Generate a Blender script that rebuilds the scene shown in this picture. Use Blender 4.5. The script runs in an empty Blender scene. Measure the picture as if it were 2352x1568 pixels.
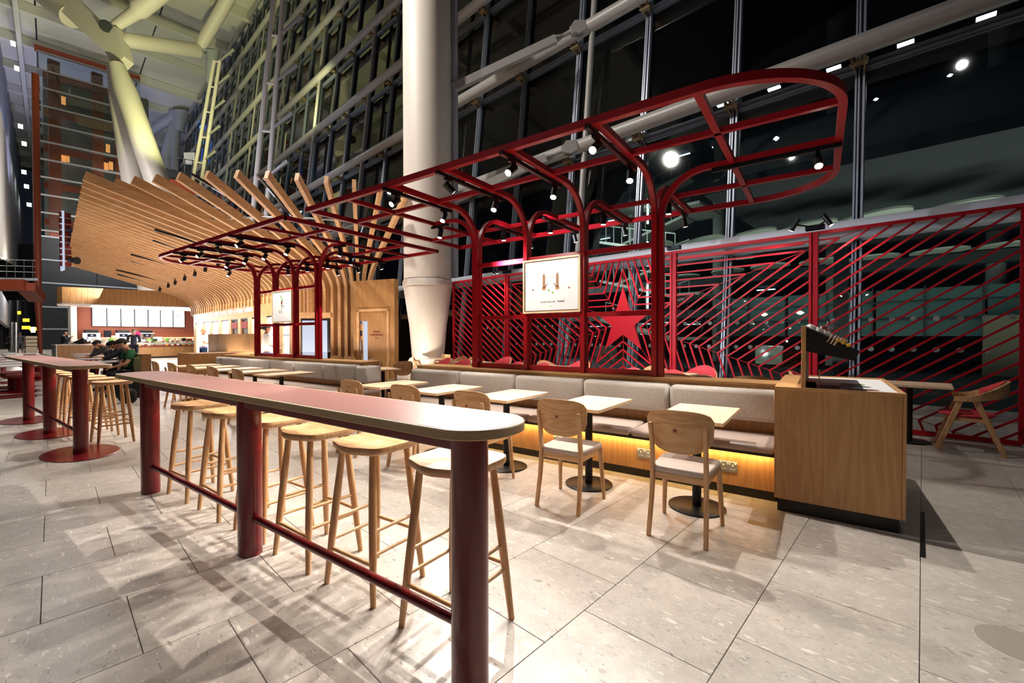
import bpy, bmesh, math, random
from mathutils import Vector, Matrix
random.seed(7)
PI = math.pi
sc = bpy.context.scene
C = sc.collection

# ------------------------------------------------------------------ camera
CAM_H = 1.36
FOC = 998.5
YAW, PITCH, ROLL = (math.radians(a) for a in (125.27, -0.673, -0.083))
def cam_axes():
    f = Vector((math.cos(YAW), math.sin(YAW), 0)); r = Vector((math.sin(YAW), -math.cos(YAW), 0)); u = Vector((0, 0, 1))
    f2 = f*math.cos(PITCH)+u*math.sin(PITCH); u2 = u*math.cos(PITCH)-f*math.sin(PITCH)
    return r*math.cos(ROLL)+u2*math.sin(ROLL), u2*math.cos(ROLL)-r*math.sin(ROLL), f2
AR, AU, AF = cam_axes()
cam_data = bpy.data.cameras.new('camera')
cam = bpy.data.objects.new('camera', cam_data); C.objects.link(cam)
m = Matrix((AR, AU, -AF)).transposed().to_4x4(); m.translation = Vector((0, 0, CAM_H))
cam.matrix_world = m
cam_data.sensor_width = 36; cam_data.lens = 36*FOC/2352
cam_data.clip_start = 0.05; cam_data.clip_end = 500
sc.camera = cam
def ray(px, py): return AF+AR*((px-1176)/FOC)-AU*((py-784)/FOC)
def at(px, py, D): return ray(px, py)*D+Vector((0, 0, CAM_H))         # a pixel of the photograph at depth D
def ong(px, py, z=0.0):
    v = ray(px, py); return v*((z-CAM_H)/v.z)+Vector((0, 0, CAM_H))
# the hall's own grid (facade, floor tiles, wood kiosk) is turned a little from the seating: e runs along the glass, n towards it
FA = math.radians(171.9)
E1 = Vector((math.cos(FA), math.sin(FA), 0)); N1 = Vector((math.sin(FA), -math.cos(FA), 0))
def W(e, n, z=0.0): return E1*e+N1*n+Vector((0, 0, z))
def toEN(p): return p.dot(E1), p.dot(N1)
def onn(px, py, n0, k=0.0):
    v = ray(px, py); t = (n0+k*CAM_H)/(v.dot(N1)-k*v.z); return v*t+Vector((0, 0, CAM_H))

# ------------------------------------------------------------------ world, exposure
sc.view_settings.view_transform = 'Standard'; sc.view_settings.look = 'None'
sc.view_settings.exposure = 0.8; sc.view_settings.gamma = 1.0; sc.view_settings.use_curve_mapping = False
wd = bpy.data.worlds.new('night'); sc.world = wd; wd.use_nodes = True
wd.node_tree.nodes['Background'].inputs[0].default_value = (0.10, 0.13, 0.20, 1)
wd.node_tree.nodes['Background'].inputs[1].default_value = 0.05

def spot(name, loc, target, power, size=80, blend=0.35, col=(1, .88, .74), rad=0.03):
    l = bpy.data.lights.new(name, 'SPOT'); l.energy = power; l.spot_size = math.radians(size); l.spot_blend = blend
    l.color = col; l.shadow_soft_size = rad
    o = bpy.data.objects.new(name, l); C.objects.link(o); o.location = loc
    o.rotation_euler = (Vector(target)-Vector(loc)).to_track_quat('-Z', 'Y').to_euler(); return o
def area(name, loc, target, power, sx, sy, col=(1, 1, 1)):
    l = bpy.data.lights.new(name, 'AREA'); l.energy = power; l.shape = 'RECTANGLE'; l.size = sx; l.size_y = sy; l.color = col
    o = bpy.data.objects.new(name, l); C.objects.link(o); o.location = loc
    o.rotation_euler = (Vector(target)-Vector(loc)).to_track_quat('-Z', 'Y').to_euler(); return o
def point(name, loc, power, col=(1, 1, 1), rad=0.2):
    l = bpy.data.lights.new(name, 'POINT'); l.energy = power; l.color = col; l.shadow_soft_size = rad
    o = bpy.data.objects.new(name, l); C.objects.link(o); o.location = loc; return o
# hall floods high above (the real hall has rows of them under the roof)
for p_, q_, w_ in (((-6, -4, 15), (-3, 3, 0), 190), ((1, 0, 14), (0, 6, 0), 170), ((-14, 0, 17), (-11, 4.5, 0), 2300), ((-40, 6, 19), (-26, 6, 0), 1100), ((-40, 2, 20), (-40, 8, 0), 2200), ((-60, 6, 22), (-58, 10, 0), 1500)):
    spot('hall_flood', p_, q_, w_, 110, .8, (1, .94, .90), .14)
spot('column_spot', (-13.0, -3.0, 17.0), (-9.4, 9.0, 8.0), 5200, 60, .8, (1, .92, .82), .4)
spot('column_spot', (-8.5, 7.2, .3), (-9.4, 9.0, 2.2), 110, 110, .7, (1, .86, .70), .1)
# roof uplights close to the glass wall (greenish white in the photograph)
spot('roof_uplight', at(385, 330, 28), at(430, 20, 42), 3200, 100, .8, (.97, 1.0, .45), .3)
spot('roof_uplight', at(700, 260, 25), at(600, 0, 40), 800, 110, .8, (.97, 1.0, .5), .3)
spot('roof_uplight', W(75, 0, 16), W(78, 2, 33), 2200, 110, .8, (.50, .52, 1.0), .3)
spot('facade_fill', W(4, 4, 2.2), W(4, 10.3, 4), 420, 120, .9, (.85, .9, 1), .04)  # added fill spots that brighten the spandrel and facade steel, no fixtures
spot('facade_fill', W(24, 3, 9), W(28, 10.5, 12), 500, 130, .9, (.75, .82, 1), .5)
spot('facade_fill', W(50, 2, 12), W(58, 12, 16), 900, 130, .9, (.7, .78, 1), .5)

# ------------------------------------------------------------------ materials
def lin(c):
    if isinstance(c, str):
        c = [int(c[i:i+2], 16)/255 for i in (0, 2, 4)]
        c = [x/12.92 if x <= .04045 else ((x+.055)/1.055)**2.4 for x in c]
    return (c[0], c[1], c[2], 1)
M = {}
def mat(name, col=(.5, .5, .5), rough=.5, metal=0.0, emit=None, es=0.0, coat=0.0, spec=None):
    m = bpy.data.materials.new(name); m.use_nodes = True
    b = m.node_tree.nodes['Principled BSDF']
    b.inputs['Base Color'].default_value = lin(col); b.inputs['Roughness'].default_value = rough; b.inputs['Metallic'].default_value = metal
    if emit is not None:
        b.inputs['Emission Color'].default_value = lin(emit); b.inputs['Emission Strength'].default_value = es
    if coat: b.inputs['Coat Weight'].default_value = coat; b.inputs['Coat Roughness'].default_value = .1
    if spec is not None: b.inputs['Specular IOR Level'].default_value = spec
    M[name] = m; return m
def nd(m, t, **kw):
    n = m.node_tree.nodes.new(t)
    for k, v in kw.items():
        if k.startswith('i_'): n.inputs[k[2:].replace('_', ' ')].default_value = v
        else: setattr(n, k, v)
    return n
def lk(m, a, b): m.node_tree.links.new(a, b)
def ramp(m, fac, stops):
    r = nd(m, 'ShaderNodeValToRGB'); e = r.color_ramp.elements
    e[0].position, e[0].color = stops[0][0], lin(stops[0][1]); e[1].position, e[1].color = stops[-1][0], lin(stops[-1][1])
    for p, c in stops[1:-1]:
        x = e.new(p); x.color = lin(c)
    lk(m, fac, r.inputs[0]); return r
def bump(m, h, s=.2, d=.01):
    b = nd(m, 'ShaderNodeBump'); b.inputs['Strength'].default_value = s; b.inputs['Distance'].default_value = d
    lk(m, h, b.inputs['Height']); lk(m, b.outputs[0], m.node_tree.nodes['Principled BSDF'].inputs['Normal'])
def wood(name, c1, c2, axis='z', sc_=1.0, rough=.42):
    m = mat(name, c1, rough); P = m.node_tree.nodes['Principled BSDF']
    t = nd(m, 'ShaderNodeTexCoord'); mp = nd(m, 'ShaderNodeMapping')
    s = {'x': (.07, 1, 1), 'y': (1, .07, 1), 'z': (1, 1, .07)}[axis]
    mp.inputs['Scale'].default_value = [v*sc_ for v in s]
    oi = nd(m, 'ShaderNodeObjectInfo'); ad = nd(m, 'ShaderNodeVectorMath', operation='ADD')
    mu = nd(m, 'ShaderNodeMath', operation='MULTIPLY', i_Value=9.0); mu.inputs[1].default_value = 13.0
    lk(m, oi.outputs['Random'], mu.inputs[0]); lk(m, t.outputs['Object'], ad.inputs[0]); lk(m, mu.outputs[0], ad.inputs[1])
    lk(m, ad.outputs[0], mp.inputs[0])
    n1 = nd(m, 'ShaderNodeTexNoise', i_Scale=6.5, i_Detail=1.5, i_Distortion=.4); lk(m, mp.outputs[0], n1.inputs['Vector'])
    w = nd(m, 'ShaderNodeMath', operation='MULTIPLY'); w.inputs[1].default_value = 60.0; lk(m, n1.outputs[0], w.inputs[0])
    sn = nd(m, 'ShaderNodeMath', operation='SINE'); lk(m, w.outputs[0], sn.inputs[0])
    n2 = nd(m, 'ShaderNodeTexNoise', i_Scale=160.0, i_Detail=2.0); lk(m, mp.outputs[0], n2.inputs['Vector'])
    a = nd(m, 'ShaderNodeMath', operation='MULTIPLY_ADD'); a.inputs[1].default_value = .15; a.inputs[2].default_value = .2; lk(m, sn.outputs[0], a.inputs[0])
    b = nd(m, 'ShaderNodeMath', operation='MULTIPLY_ADD'); b.inputs[1].default_value = .6; lk(m, n2.outputs[0], b.inputs[0]); lk(m, a.outputs[0], b.inputs[2])
    r = ramp(m, b.outputs[0], [(.2, c1), (.85, c2)]); lk(m, r.outputs[0], P.inputs['Base Color'])
    return m
wood('oak', 'd9b083', 'b5834f', 'z')
wood('oak_x', 'dcb486', 'b98753', 'x')
wood('oak_y', 'dcb486', 'b98753', 'y')
wood('oak_panel', 'c79a66', 'ad7c48', 'z', 1.0)
wood('oak_ledge', 'cda06a', 'a97a45', 'x', .8)
wood('table_oak', 'ead0b0', 'dab893', 'y', .7, .38)
wood('slat_wood', 'dcb07f', 'bd8b57', 'y', .5, .5)
wood('slat_seal', 'b07a45', '8e5f33', 'z', .6, .5)
wood('walnut_panel', 'b98b59', '9a6d3f', 'z', .9)
mat('ply', 'd8c09a', .5)
pm = M['ply']; t = nd(pm, 'ShaderNodeTexCoord'); sp = nd(pm, 'ShaderNodeSeparateXYZ'); lk(pm, t.outputs['Object'], sp.inputs[0])
mm = nd(pm, 'ShaderNodeMath', operation='MULTIPLY'); mm.inputs[1].default_value = 900.0; lk(pm, sp.outputs[2], mm.inputs[0])
ss = nd(pm, 'ShaderNodeMath', operation='SINE'); lk(pm, mm.outputs[0], ss.inputs[0])
rr = ramp(pm, ss.outputs[0], [(.0, 'a98a62'), (.9, 'd9bf95')]); lk(pm, rr.outputs[0], pm.node_tree.nodes['Principled BSDF'].inputs['Base Color'])
mat('ply_face', 'e8d3ae', .5)
mat('red', (.26, .0025, .007), .36, spec=.35)
mat('red_screen', (.34, .0025, .010), .5, spec=.25)
mat('maroon', (.17, .006, .010), .28, coat=.4)
mat('laminate', (.30, .135, .12), .38)
mat('fabric', 'a39a90', .95)
fm = M['fabric']; t = nd(fm, 'ShaderNodeTexCoord'); n = nd(fm, 'ShaderNodeTexNoise', i_Scale=260.0, i_Detail=2.0); lk(fm, t.outputs['Object'], n.inputs['Vector'])
r = ramp(fm, n.outputs[0], [(.3, '918980'), (.7, 'dcd4ca')]); lk(fm, r.outputs[0], fm.node_tree.nodes['Principled BSDF'].inputs['Base Color']); bump(fm, n.outputs[0], .3, .004)
mat('leather', 'a8958a', .42); mat('leather_pale', 'b5a499', .45); mat('seat_red', (.52, .035, .05), .8); mat('rust_fabric', '8a3d33', .85); mat('olive', '7d7a52', .8)
mat('black', '0d0d0f', .45); mat('black_metal', '141415', .38, .4); mat('plinth', '15130f', .5)
mat('steel', 'b9b9b6', .35, .85); mat('chrome', 'd9d9d9', .12, 1.0); mat('brass', '9c8862', .35, .6)
mat('white_paint', 'e6ddd3', .5); mat('grey_paint', 'a9acb6', .45); mat('pipe', '9a9794', .4); mat('mullion', '8b92a0', .35, .5)
mat('dark_steel', '22252b', .4, .5); mat('orange', (.30, .055, .02), .45); mat('white', 'f2f0ec', .5); mat('socket_white', 'f3f3f3', .4)
mat('white_board', 'f4f4f6', .35); mat('print_brown', '8a5a2e', .6); mat('print_green', '6fae2f', .6); mat('print_grey', '3c3a38', .6); mat('text_red', '7d2420', .5)
mat('lamp_glow', 'ffffff', .5, emit=(1, .86, .66), es=40); mat('cool_glow', 'ffffff', .5, emit=(.85, .95, 1), es=5); mat('dim_glow', 'ffffff', .5, emit=(.72, .95, 1), es=1.6)
mat('led_warm', 'ffffff', .5, emit=(1, .66, .25), es=5); mat('menu_glow', 'ffffff', .4, emit=(.92, .94, 1), es=.52); mat('cold_glow', 'ffffff', .4, emit=(.86, .93, 1), es=2.2)
mat('screen_glow', '404850', .4, emit=(.72, .80, 1), es=.42)
mat('blue_glow', '2040ff', .5, emit=(.05, .16, 1), es=5); mat('green_glow', '20ff60', .5, emit=(.1, .9, .3), es=3); mat('yellow_glow', 'ffe9a0', .5, emit=(1, .85, .45), es=3); mat('red_glow', 'ff3030', .5, emit=(1, .05, .05), es=3)
mat('yellow_sign', 'ffc400', .5, emit=(1, .6, .03), es=1.2); mat('orange_glow', 'ff9a50', .5, emit=(1, .4, .12), es=.5)
mat('terracotta', 'a9604a', .6); mat('navy', '14192c', .8); mat('navy_panel', '0b1018', .5); mat('panel_line', '9fa6b2', .4)
mat('skin', 'c99276', .6); mat('hair_dark', '1d1613', .8); mat('hair_blond', 'b99a6c', .8); mat('hair_grey', '8d877f', .8)
mat('shirt_green', '1f5a38', .85); mat('trouser_black', '131416', .85); mat('shirt_white', 'e9e6e0', .8); mat('denim', '35507f', .85); mat('apron_green', '2c7a46', .8); mat('jacket_dark', '2b2a2c', .7); mat('grey_cloth', '75777c', .85); mat('pink', 'c92a78', .7); mat('shoe', '26231f', .6)
mat('concrete', '6d6a64', .8); mat('ext_dark', '2a2b2c', .8); mat('ext_beige', '5a5240', .85); mat('ext_teal', '2a4a47', .5, emit='2c5a55', es=.03); mat('disc_grey', 'b3b6a6', .8); mat('asphalt', '1d1e20', .8)
mat('roof_panel', 'd7d6c8', .7); mat('roof_dark', '4c4a55', .8); mat('soffit', 'c9c2ba', .7)
mat('tray_liner', '3a1216', .4); mat('napkin', 'd9bfa3', .8); mat('straw_red', '7a1a22', .6); mat('sachet_yellow', 'e0b02a', .6); mat('lid_white', 'ece7df', .5)
mat('glass_dots', '6f7372', .6)
def glass(name, tint=(1, 1, 1), refl=1.0):
    m = bpy.data.materials.new(name); m.use_nodes = True; nt = m.node_tree; nt.nodes.remove(nt.nodes['Principled BSDF'])
    o = nt.nodes['Material Output']; tr = nd(m, 'ShaderNodeBsdfTransparent'); tr.inputs[0].default_value = (*tint, 1)
    g = nd(m, 'ShaderNodeBsdfGlossy'); g.inputs['Roughness'].default_value = .02; g.inputs[0].default_value = (refl, refl, refl, 1)
    f = nd(m, 'ShaderNodeFresnel'); f.inputs[0].default_value = 1.65
    mx = nd(m, 'ShaderNodeMixShader'); lk(m, f.outputs[0], mx.inputs[0]); lk(m, tr.outputs[0], mx.inputs[1]); lk(m, g.outputs[0], mx.inputs[2]); lk(m, mx.outputs[0], o.inputs[0])
    M[name] = m
glass('glass', (.80, .86, .85)); glass('glass_clear', (.9, .95, .93))
# terrazzo stone: warm grey ground with pale and dark chips drawn out along one direction
def terrazzo(name, g1, g2, jitter=.14):
    m = mat(name, g1, .32); P = m.node_tree.nodes['Principled BSDF']
    geo = nd(m, 'ShaderNodeNewGeometry'); mp = nd(m, 'ShaderNodeMapping'); mp.inputs['Rotation'].default_value = (0, 0, -FA); lk(m, geo.outputs['Position'], mp.inputs[0])
    oi = nd(m, 'ShaderNodeObjectInfo')
    def vor(scale, stretch, off):
        mq = nd(m, 'ShaderNodeMapping'); mq.inputs['Scale'].default_value = (stretch, 1, 1); mq.inputs['Location'].default_value = (off, off*.7, 0); lk(m, mp.outputs[0], mq.inputs[0])
        nz = nd(m, 'ShaderNodeTexNoise', i_Scale=scale*.6, i_Detail=2.0); lk(m, mq.outputs[0], nz.inputs['Vector'])
        va = nd(m, 'ShaderNodeVectorMath', operation='MULTIPLY_ADD'); va.inputs[1].default_value = (.05, .05, .05); lk(m, nz.outputs['Color'], va.inputs[0]); lk(m, mq.outputs[0], va.inputs[2])
        v = nd(m, 'ShaderNodeTexVoronoi', i_Scale=scale); lk(m, va.outputs[0], v.inputs['Vector']); return v
    base = nd(m, 'ShaderNodeTexNoise', i_Scale=9.0, i_Detail=5.0, i_Roughness=.7); lk(m, mp.outputs[0], base.inputs['Vector'])
    col = ramp(m, base.outputs[0], [(.3, g1), (.7, g2)]).outputs[0]
    def layer(col, scale, stretch, off, size, keep, c):
        v = vor(scale, stretch, off)
        near = nd(m, 'ShaderNodeMath', operation='LESS_THAN'); near.inputs[1].default_value = size; lk(m, v.outputs['Distance'], near.inputs[0])
        sepc = nd(m, 'ShaderNodeSeparateColor'); lk(m, v.outputs['Color'], sepc.inputs[0])
        kp = nd(m, 'ShaderNodeMath', operation='LESS_THAN'); kp.inputs[1].default_value = keep; lk(m, sepc.outputs[0], kp.inputs[0])
        mu = nd(m, 'ShaderNodeMath', operation='MULTIPLY'); lk(m, near.outputs[0], mu.inputs[0]); lk(m, kp.outputs[0], mu.inputs[1])
        op = nd(m, 'ShaderNodeMath', operation='MULTIPLY'); lk(m, mu.outputs[0], op.inputs[0])
        o2 = nd(m, 'ShaderNodeMath', operation='MULTIPLY_ADD'); o2.inputs[1].default_value = .6; o2.inputs[2].default_value = .25; lk(m, sepc.outputs[1], o2.inputs[0]); lk(m, o2.outputs[0], op.inputs[1])
        mx = nd(m, 'ShaderNodeMix', data_type='RGBA'); lk(m, op.outputs[0], mx.inputs['Factor']); lk(m, col, mx.inputs['A']); mx.inputs['B'].default_value = lin(c)
        return mx.outputs['Result']
    col = layer(col, 95, .45, 0, .30, .5, 'd9d0c5'); col = layer(col, 42, .35, 3, .28, .30, 'e2dacf'); col = layer(col, 20, .38, 7, .24, .16, 'e6ded3')
    col = layer(col, 60, .4, 11, .26, .28, '7a736b'); col = layer(col, 24, .42, 17, .22, .07, '857c73'); col = layer(col, 22, .5, 23, .20, .03, 'bd9a80')
    hsv = nd(m, 'ShaderNodeHueSaturation'); v_ = nd(m, 'ShaderNodeMath', operation='MULTIPLY_ADD'); v_.inputs[1].default_value = jitter; v_.inputs[2].default_value = 1-jitter/2
    lk(m, oi.outputs['Random'], v_.inputs[0]); lk(m, v_.outputs[0], hsv.inputs['Value']); lk(m, col, hsv.inputs['Color'])
    lk(m, hsv.outputs[0], P.inputs['Base Color'])
terrazzo('terrazzo', 'a89f96', 'c4bbb1')
mat('stain', '989087', .45)
mat('grout', '5a544d', .9)

# ------------------------------------------------------------------ geometry helpers
class MB:
    def __init__(s): s.v = []; s.f = []; s.mi = []; s.cur = 0
    def add(s, vs, fs):
        o = len(s.v); s.v += [Vector(p) for p in vs]; s.f += [[i+o for i in f] for f in fs]; s.mi += [s.cur]*len(fs); return s
    def box(s, x0, x1, y0, y1, z0, z1):
        return s.add([(x, y, z) for z in (z0, z1) for y in (y0, y1) for x in (x0, x1)], [(0, 2, 3, 1), (4, 5, 7, 6), (0, 1, 5, 4), (2, 6, 7, 3), (0, 4, 6, 2), (1, 3, 7, 5)])
    def cbox(s, x0, x1, y0, y1, z0, z1, b=.004):     # box with chamfered edges
        bm = bmesh.new(); bmesh.ops.create_cube(bm, size=1)
        for v in bm.verts: v.co = Vector(((x0+x1)/2+v.co.x*(x1-x0), (y0+y1)/2+v.co.y*(y1-y0), (z0+z1)/2+v.co.z*(z1-z0)))
        bmesh.ops.bevel(bm, geom=bm.edges[:], offset=b, segments=1, affect='EDGES')
        s.bm(bm); return s
    def bm(s, bm):
        bm.verts.ensure_lookup_table(); s.add([v.co.copy() for v in bm.verts], [[v.index for v in f.verts] for f in bm.faces]); bm.free(); return s
    def beam(s, p, q, w, h, up=(0, 0, 1)):           # square bar p -> q
        p, q, up = Vector(p), Vector(q), Vector(up); d = (q-p).normalized(); a = d.cross(up)
        if a.length < 1e-4: a = d.cross(Vector((1, 0, 0)))
        a.normalize(); b = a.cross(d).normalized()
        vs = [c+a*(i*w/2)+b*(j*h/2) for c in (p, q) for i, j in ((-1, -1), (1, -1), (1, 1), (-1, 1))]
        return s.add(vs, [(3, 2, 1, 0), (4, 5, 6, 7), (0, 1, 5, 4), (1, 2, 6, 5), (2, 3, 7, 6), (3, 0, 4, 7)])
    def tube(s, pts, r, n=10, caps=True, sx=1.0):
        pts = [Vector(p) for p in pts]; rs = r if isinstance(r, (list, tuple)) else [r]*len(pts); o = len(s.v); a = None
        for i, p in enumerate(pts):
            d = (pts[min(i+1, len(pts)-1)]-pts[max(i-1, 0)]).normalized()
            if a is None:
                a = d.cross(Vector((0, 0, 1)))
                if a.length < 1e-3: a = Vector((1, 0, 0))
            a = (a-d*a.dot(d)).normalized(); b = d.cross(a)
            for k in range(n):
                t = 2*PI*k/n; s.v.append(p+a*(math.cos(t)*rs[i]*sx)+b*(math.sin(t)*rs[i]))
        for i in range(len(pts)-1):
            for k in range(n):
                s.f.append([o+i*n+k, o+i*n+(k+1) % n, o+(i+1)*n+(k+1) % n, o+(i+1)*n+k]); s.mi.append(s.cur)
        if caps:
            s.f.append([o+k for k in range(n)][::-1]); s.f.append([o+(len(pts)-1)*n+k for k in range(n)]); s.mi += [s.cur]*2
        return s
    def prism(s, pts, z0, z1):                       # outline in xy, extruded along z
        n = len(pts); vs = [(p[0], p[1], z0) for p in pts]+[(p[0], p[1], z1) for p in pts]
        return s.add(vs, [list(range(n))[::-1], list(range(n, 2*n))]+[[i, (i+1) % n, n+(i+1) % n, n+i] for i in range(n)])
    def plate(s, pts3, off):                         # polygon of 3-D points, thickened by vector off
        n = len(pts3); off = Vector(off); vs = [Vector(p) for p in pts3]+[Vector(p)+off for p in pts3]
        return s.add(vs, [list(range(n))[::-1], list(range(n, 2*n))]+[[i, (i+1) % n, n+(i+1) % n, n+i] for i in range(n)])
    def lathe(s, prof, c=(0, 0, 0), n=24, sx=1.0, sy=1.0):
        o = len(s.v); c = Vector(c)
        for r, z in prof:
            for k in range(n):
                t = 2*PI*k/n; s.v.append(c+Vector((math.cos(t)*r*sx, math.sin(t)*r*sy, z)))
        for i in range(len(prof)-1):
            for k in range(n):
                s.f.append([o+i*n+k, o+i*n+(k+1) % n, o+(i+1)*n+(k+1) % n, o+(i+1)*n+k]); s.mi.append(s.cur)
        s.f.append([o+k for k in range(n)][::-1]); s.f.append([o+(len(prof)-1)*n+k for k in range(n)]); s.mi += [s.cur]*2
        return s
    def strip(s, pts, side, w, up_of, h):            # rectangular section swept along pts: side vector * w, second vector(i) * h
        o = len(s.v); n = len(pts); side = Vector(side)
        for i, p in enumerate(pts):
            p = Vector(p); u = Vector(up_of[i]) if isinstance(up_of, list) else Vector(up_of)
            for a, b in ((-1, -1), (1, -1), (1, 1), (-1, 1)): s.v.append(p+side*(a*w/2)+u*(b*h/2))
        for i in range(n-1):
            for k in range(4): s.f.append([o+i*4+k, o+i*4+(k+1) % 4, o+(i+1)*4+(k+1) % 4, o+(i+1)*4+k]); s.mi.append(s.cur)
        s.f.append([o+3, o+2, o+1, o]); s.f.append([o+(n-1)*4+k for k in range(4)]); s.mi += [s.cur]*2
        return s
    def build(s, name, m, parent=None, world=False, smooth=None, bevel=0, seg=2, sub=0):
        me = bpy.data.meshes.new(name)
        vs = s.v
        if world and parent is not None:
            iv = wmat(parent).inverted(); vs = [iv @ v for v in vs]
        me.from_pydata([tuple(v) for v in vs], [], s.f); me.validate()
        ms = m if isinstance(m, (list, tuple)) else [m]
        for k in ms: me.materials.append(M[k] if isinstance(k, str) else k)
        if len(ms) > 1 and len(me.polygons) == len(s.mi): me.polygons.foreach_set('material_index', s.mi)
        bmn = bmesh.new(); bmn.from_mesh(me); bmesh.ops.recalc_face_normals(bmn, faces=bmn.faces[:]); bmn.to_mesh(me); bmn.free()
        o = bpy.data.objects.new(name, me); C.objects.link(o); o.parent = parent
        if bevel:
            b = o.modifiers.new('bevel', 'BEVEL'); b.width = bevel; b.segments = seg; b.limit_method = 'ANGLE'; b.angle_limit = math.radians(40)
        if sub:
            q = o.modifiers.new('sub', 'SUBSURF'); q.levels = sub; q.render_levels = sub
        if smooth is not None:
            me.polygons.foreach_set('use_smooth', [True]*len(me.polygons))
            try: me.set_sharp_from_angle(angle=math.radians(smooth))
            except Exception: pass
        return o
def wmat(o):
    m = Matrix.Translation(o.location) @ o.rotation_euler.to_matrix().to_4x4()
    return wmat(o.parent) @ m if o.parent else m
def tag(o, label=None, cat=None, group=None, kind=None):
    if label: o['label'] = label
    if cat: o['category'] = cat
    if group: o['group'] = group
    if kind: o['kind'] = kind
    return o
def thing(name, label, cat, loc=(0, 0, 0), rz=0.0, group=None):
    o = bpy.data.objects.new(name, None); C.objects.link(o); o.location = loc; o.rotation_euler = (0, 0, rz); o.empty_display_size = .1
    return tag(o, label, cat, group)
def struct(name, loc=(0, 0, 0), rz=0.0):
    o = bpy.data.objects.new(name, None); C.objects.link(o); o.location = loc; o.rotation_euler = (0, 0, rz); o['kind'] = 'structure'; return o
def dup(root, loc, rz, label, group=None):
    r = root.copy(); C.objects.link(r); r.location = loc; r.rotation_euler = (0, 0, rz); r['label'] = label
    if group: r['group'] = group
    for ch in list(root.children):
        c = ch.copy(); C.objects.link(c); c.parent = r
        for g in list(ch.children):
            q = g.copy(); C.objects.link(q); q.parent = c
    return r
def inst(ob, loc=None, rz=None, parent=None):
    c = ob.copy(); C.objects.link(c)
    if loc is not None: c.location = loc
    if rz is not None: c.rotation_euler = (0, 0, rz)
    if parent is not None: c.parent = parent
    return c
def text(name, body, size, m, parent, loc, rot, ext=.002, align='CENTER'):
    cu = bpy.data.curves.new(name, 'FONT'); cu.body = body; cu.size = size; cu.extrude = ext; cu.align_x = align; cu.align_y = 'CENTER'
    tmp = bpy.data.objects.new('tmp', cu); C.objects.link(tmp); bpy.context.view_layer.update()
    me = bpy.data.meshes.new_from_object(tmp.evaluated_get(bpy.context.evaluated_depsgraph_get())); me.name = name
    bpy.data.objects.remove(tmp); me.materials.clear(); me.materials.append(M[m])
    o = bpy.data.objects.new(name, me); C.objects.link(o); o.parent = parent; o.location = loc; o.rotation_euler = rot; return o
def rrect(x0, x1, y0, y1, r, n=8):
    pts = []
    for cx, cy, a in ((x1-r, y1-r, 0), (x0+r, y1-r, 90), (x0+r, y0+r, 180), (x1-r, y0+r, 270)):
        for k in range(n+1):
            t = math.radians(a+90*k/n); pts.append((cx+r*math.cos(t), cy+r*math.sin(t)))
    return pts
def star_pts(R, r=None, c=(0, 0)):
    r = R*.382 if r is None else r
    return [(c[0]+(R if k % 2 == 0 else r)*math.sin(k*PI/5), c[1]+(R if k % 2 == 0 else r)*math.cos(k*PI/5)) for k in range(10)]
ORD = ['first', 'second', 'third', 'fourth', 'fifth', 'sixth', 'seventh', 'eighth', 'ninth', 'tenth']
# ================================================================== FLOOR
TE, TN = .606, .618
floor = struct('floor')
MB().plate([W(-8, -30, -.03), W(110, -30, -.03), W(110, 10.3, -.03), W(-8, 10.3, -.03)], (0, 0, .018)).build('grout_bed', 'grout', floor)
tb = MB(); g = .0014
def tile_mb(mb, e0, n0, e1, n1, z1=0.0, b=.0016):
    a = [W(e0, n0, -.012), W(e1, n0, -.012), W(e1, n1, -.012), W(e0, n1, -.012)]
    t_ = [W(e0+b, n0+b, z1), W(e1-b, n0+b, z1), W(e1-b, n1-b, z1), W(e0+b, n1-b, z1)]
    u_ = [W(e0, n0, z1-b), W(e1, n0, z1-b), W(e1, n1, z1-b), W(e0, n1, z1-b)]
    mb.add(a+u_+t_, [(0, 1, 5, 4), (1, 2, 6, 5), (2, 3, 7, 6), (3, 0, 4, 7), (4, 5, 9, 8), (5, 6, 10, 9), (6, 7, 11, 10), (7, 4, 8, 11), (8, 9, 10, 11)])
tile_mb(tb, g, g, TE-g, TN-g)
tile0 = None; field = MB(); cells = []
for i in range(-12, 130):
    off = .257 if i % 2 == 0 else -.05
    for j in range(-26, 18):
        e0 = i*TE; n0 = off+j*TN; c = W(e0+TE/2, n0+TN/2)
        if n0 > 10.3: continue
        q = c-Vector((0, 0, CAM_H)); D = q.dot(AF)
        vis = D > .75 and abs(1176+FOC*q.dot(AR)/D-1176) < 1176+500/D
        if not vis and D > 3: continue
        if not vis and (c.length > 5): continue
        cells.append((D if vis else 99, e0, n0))
cells.sort()
for k, (D, e0, n0) in enumerate(cells):
    if k < 300 and D < 90:
        if tile0 is None: tile0 = tb.build('tile', 'terrazzo', floor); o = tile0
        else: o = inst(tile0, parent=floor)
        p = W(e0, n0); o.location = p
    else: tile_mb(field, e0+g, n0+g, e0+TE-g, n0+TN-g) if D < 25 or D == 99 else field.add([W(e0+g*2, n0+g*2), W(e0+TE-g*2, n0+g*2), W(e0+TE-g*2, n0+TN-g*2), W(e0+g*2, n0+TN-g*2)], [(0, 1, 2, 3)])
tag(field.build('tile_field', 'terrazzo', floor), kind='stuff')
# drain slot that starts beside the condiment counter
mb = MB(); mb.plate([W(-.022, 3.66, .0), W(.004, 3.66, .0), W(.004, 4.6, .0), W(-.022, 4.6, .0)], (0, 0, .003)); mb.build('drain_slot', 'black', floor)
mb = MB(); mb.lathe([(.13, .0003), (.13, .0012)], ong(2335, 1478), 32); mb.build('floor_disc', 'stain', floor)

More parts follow.
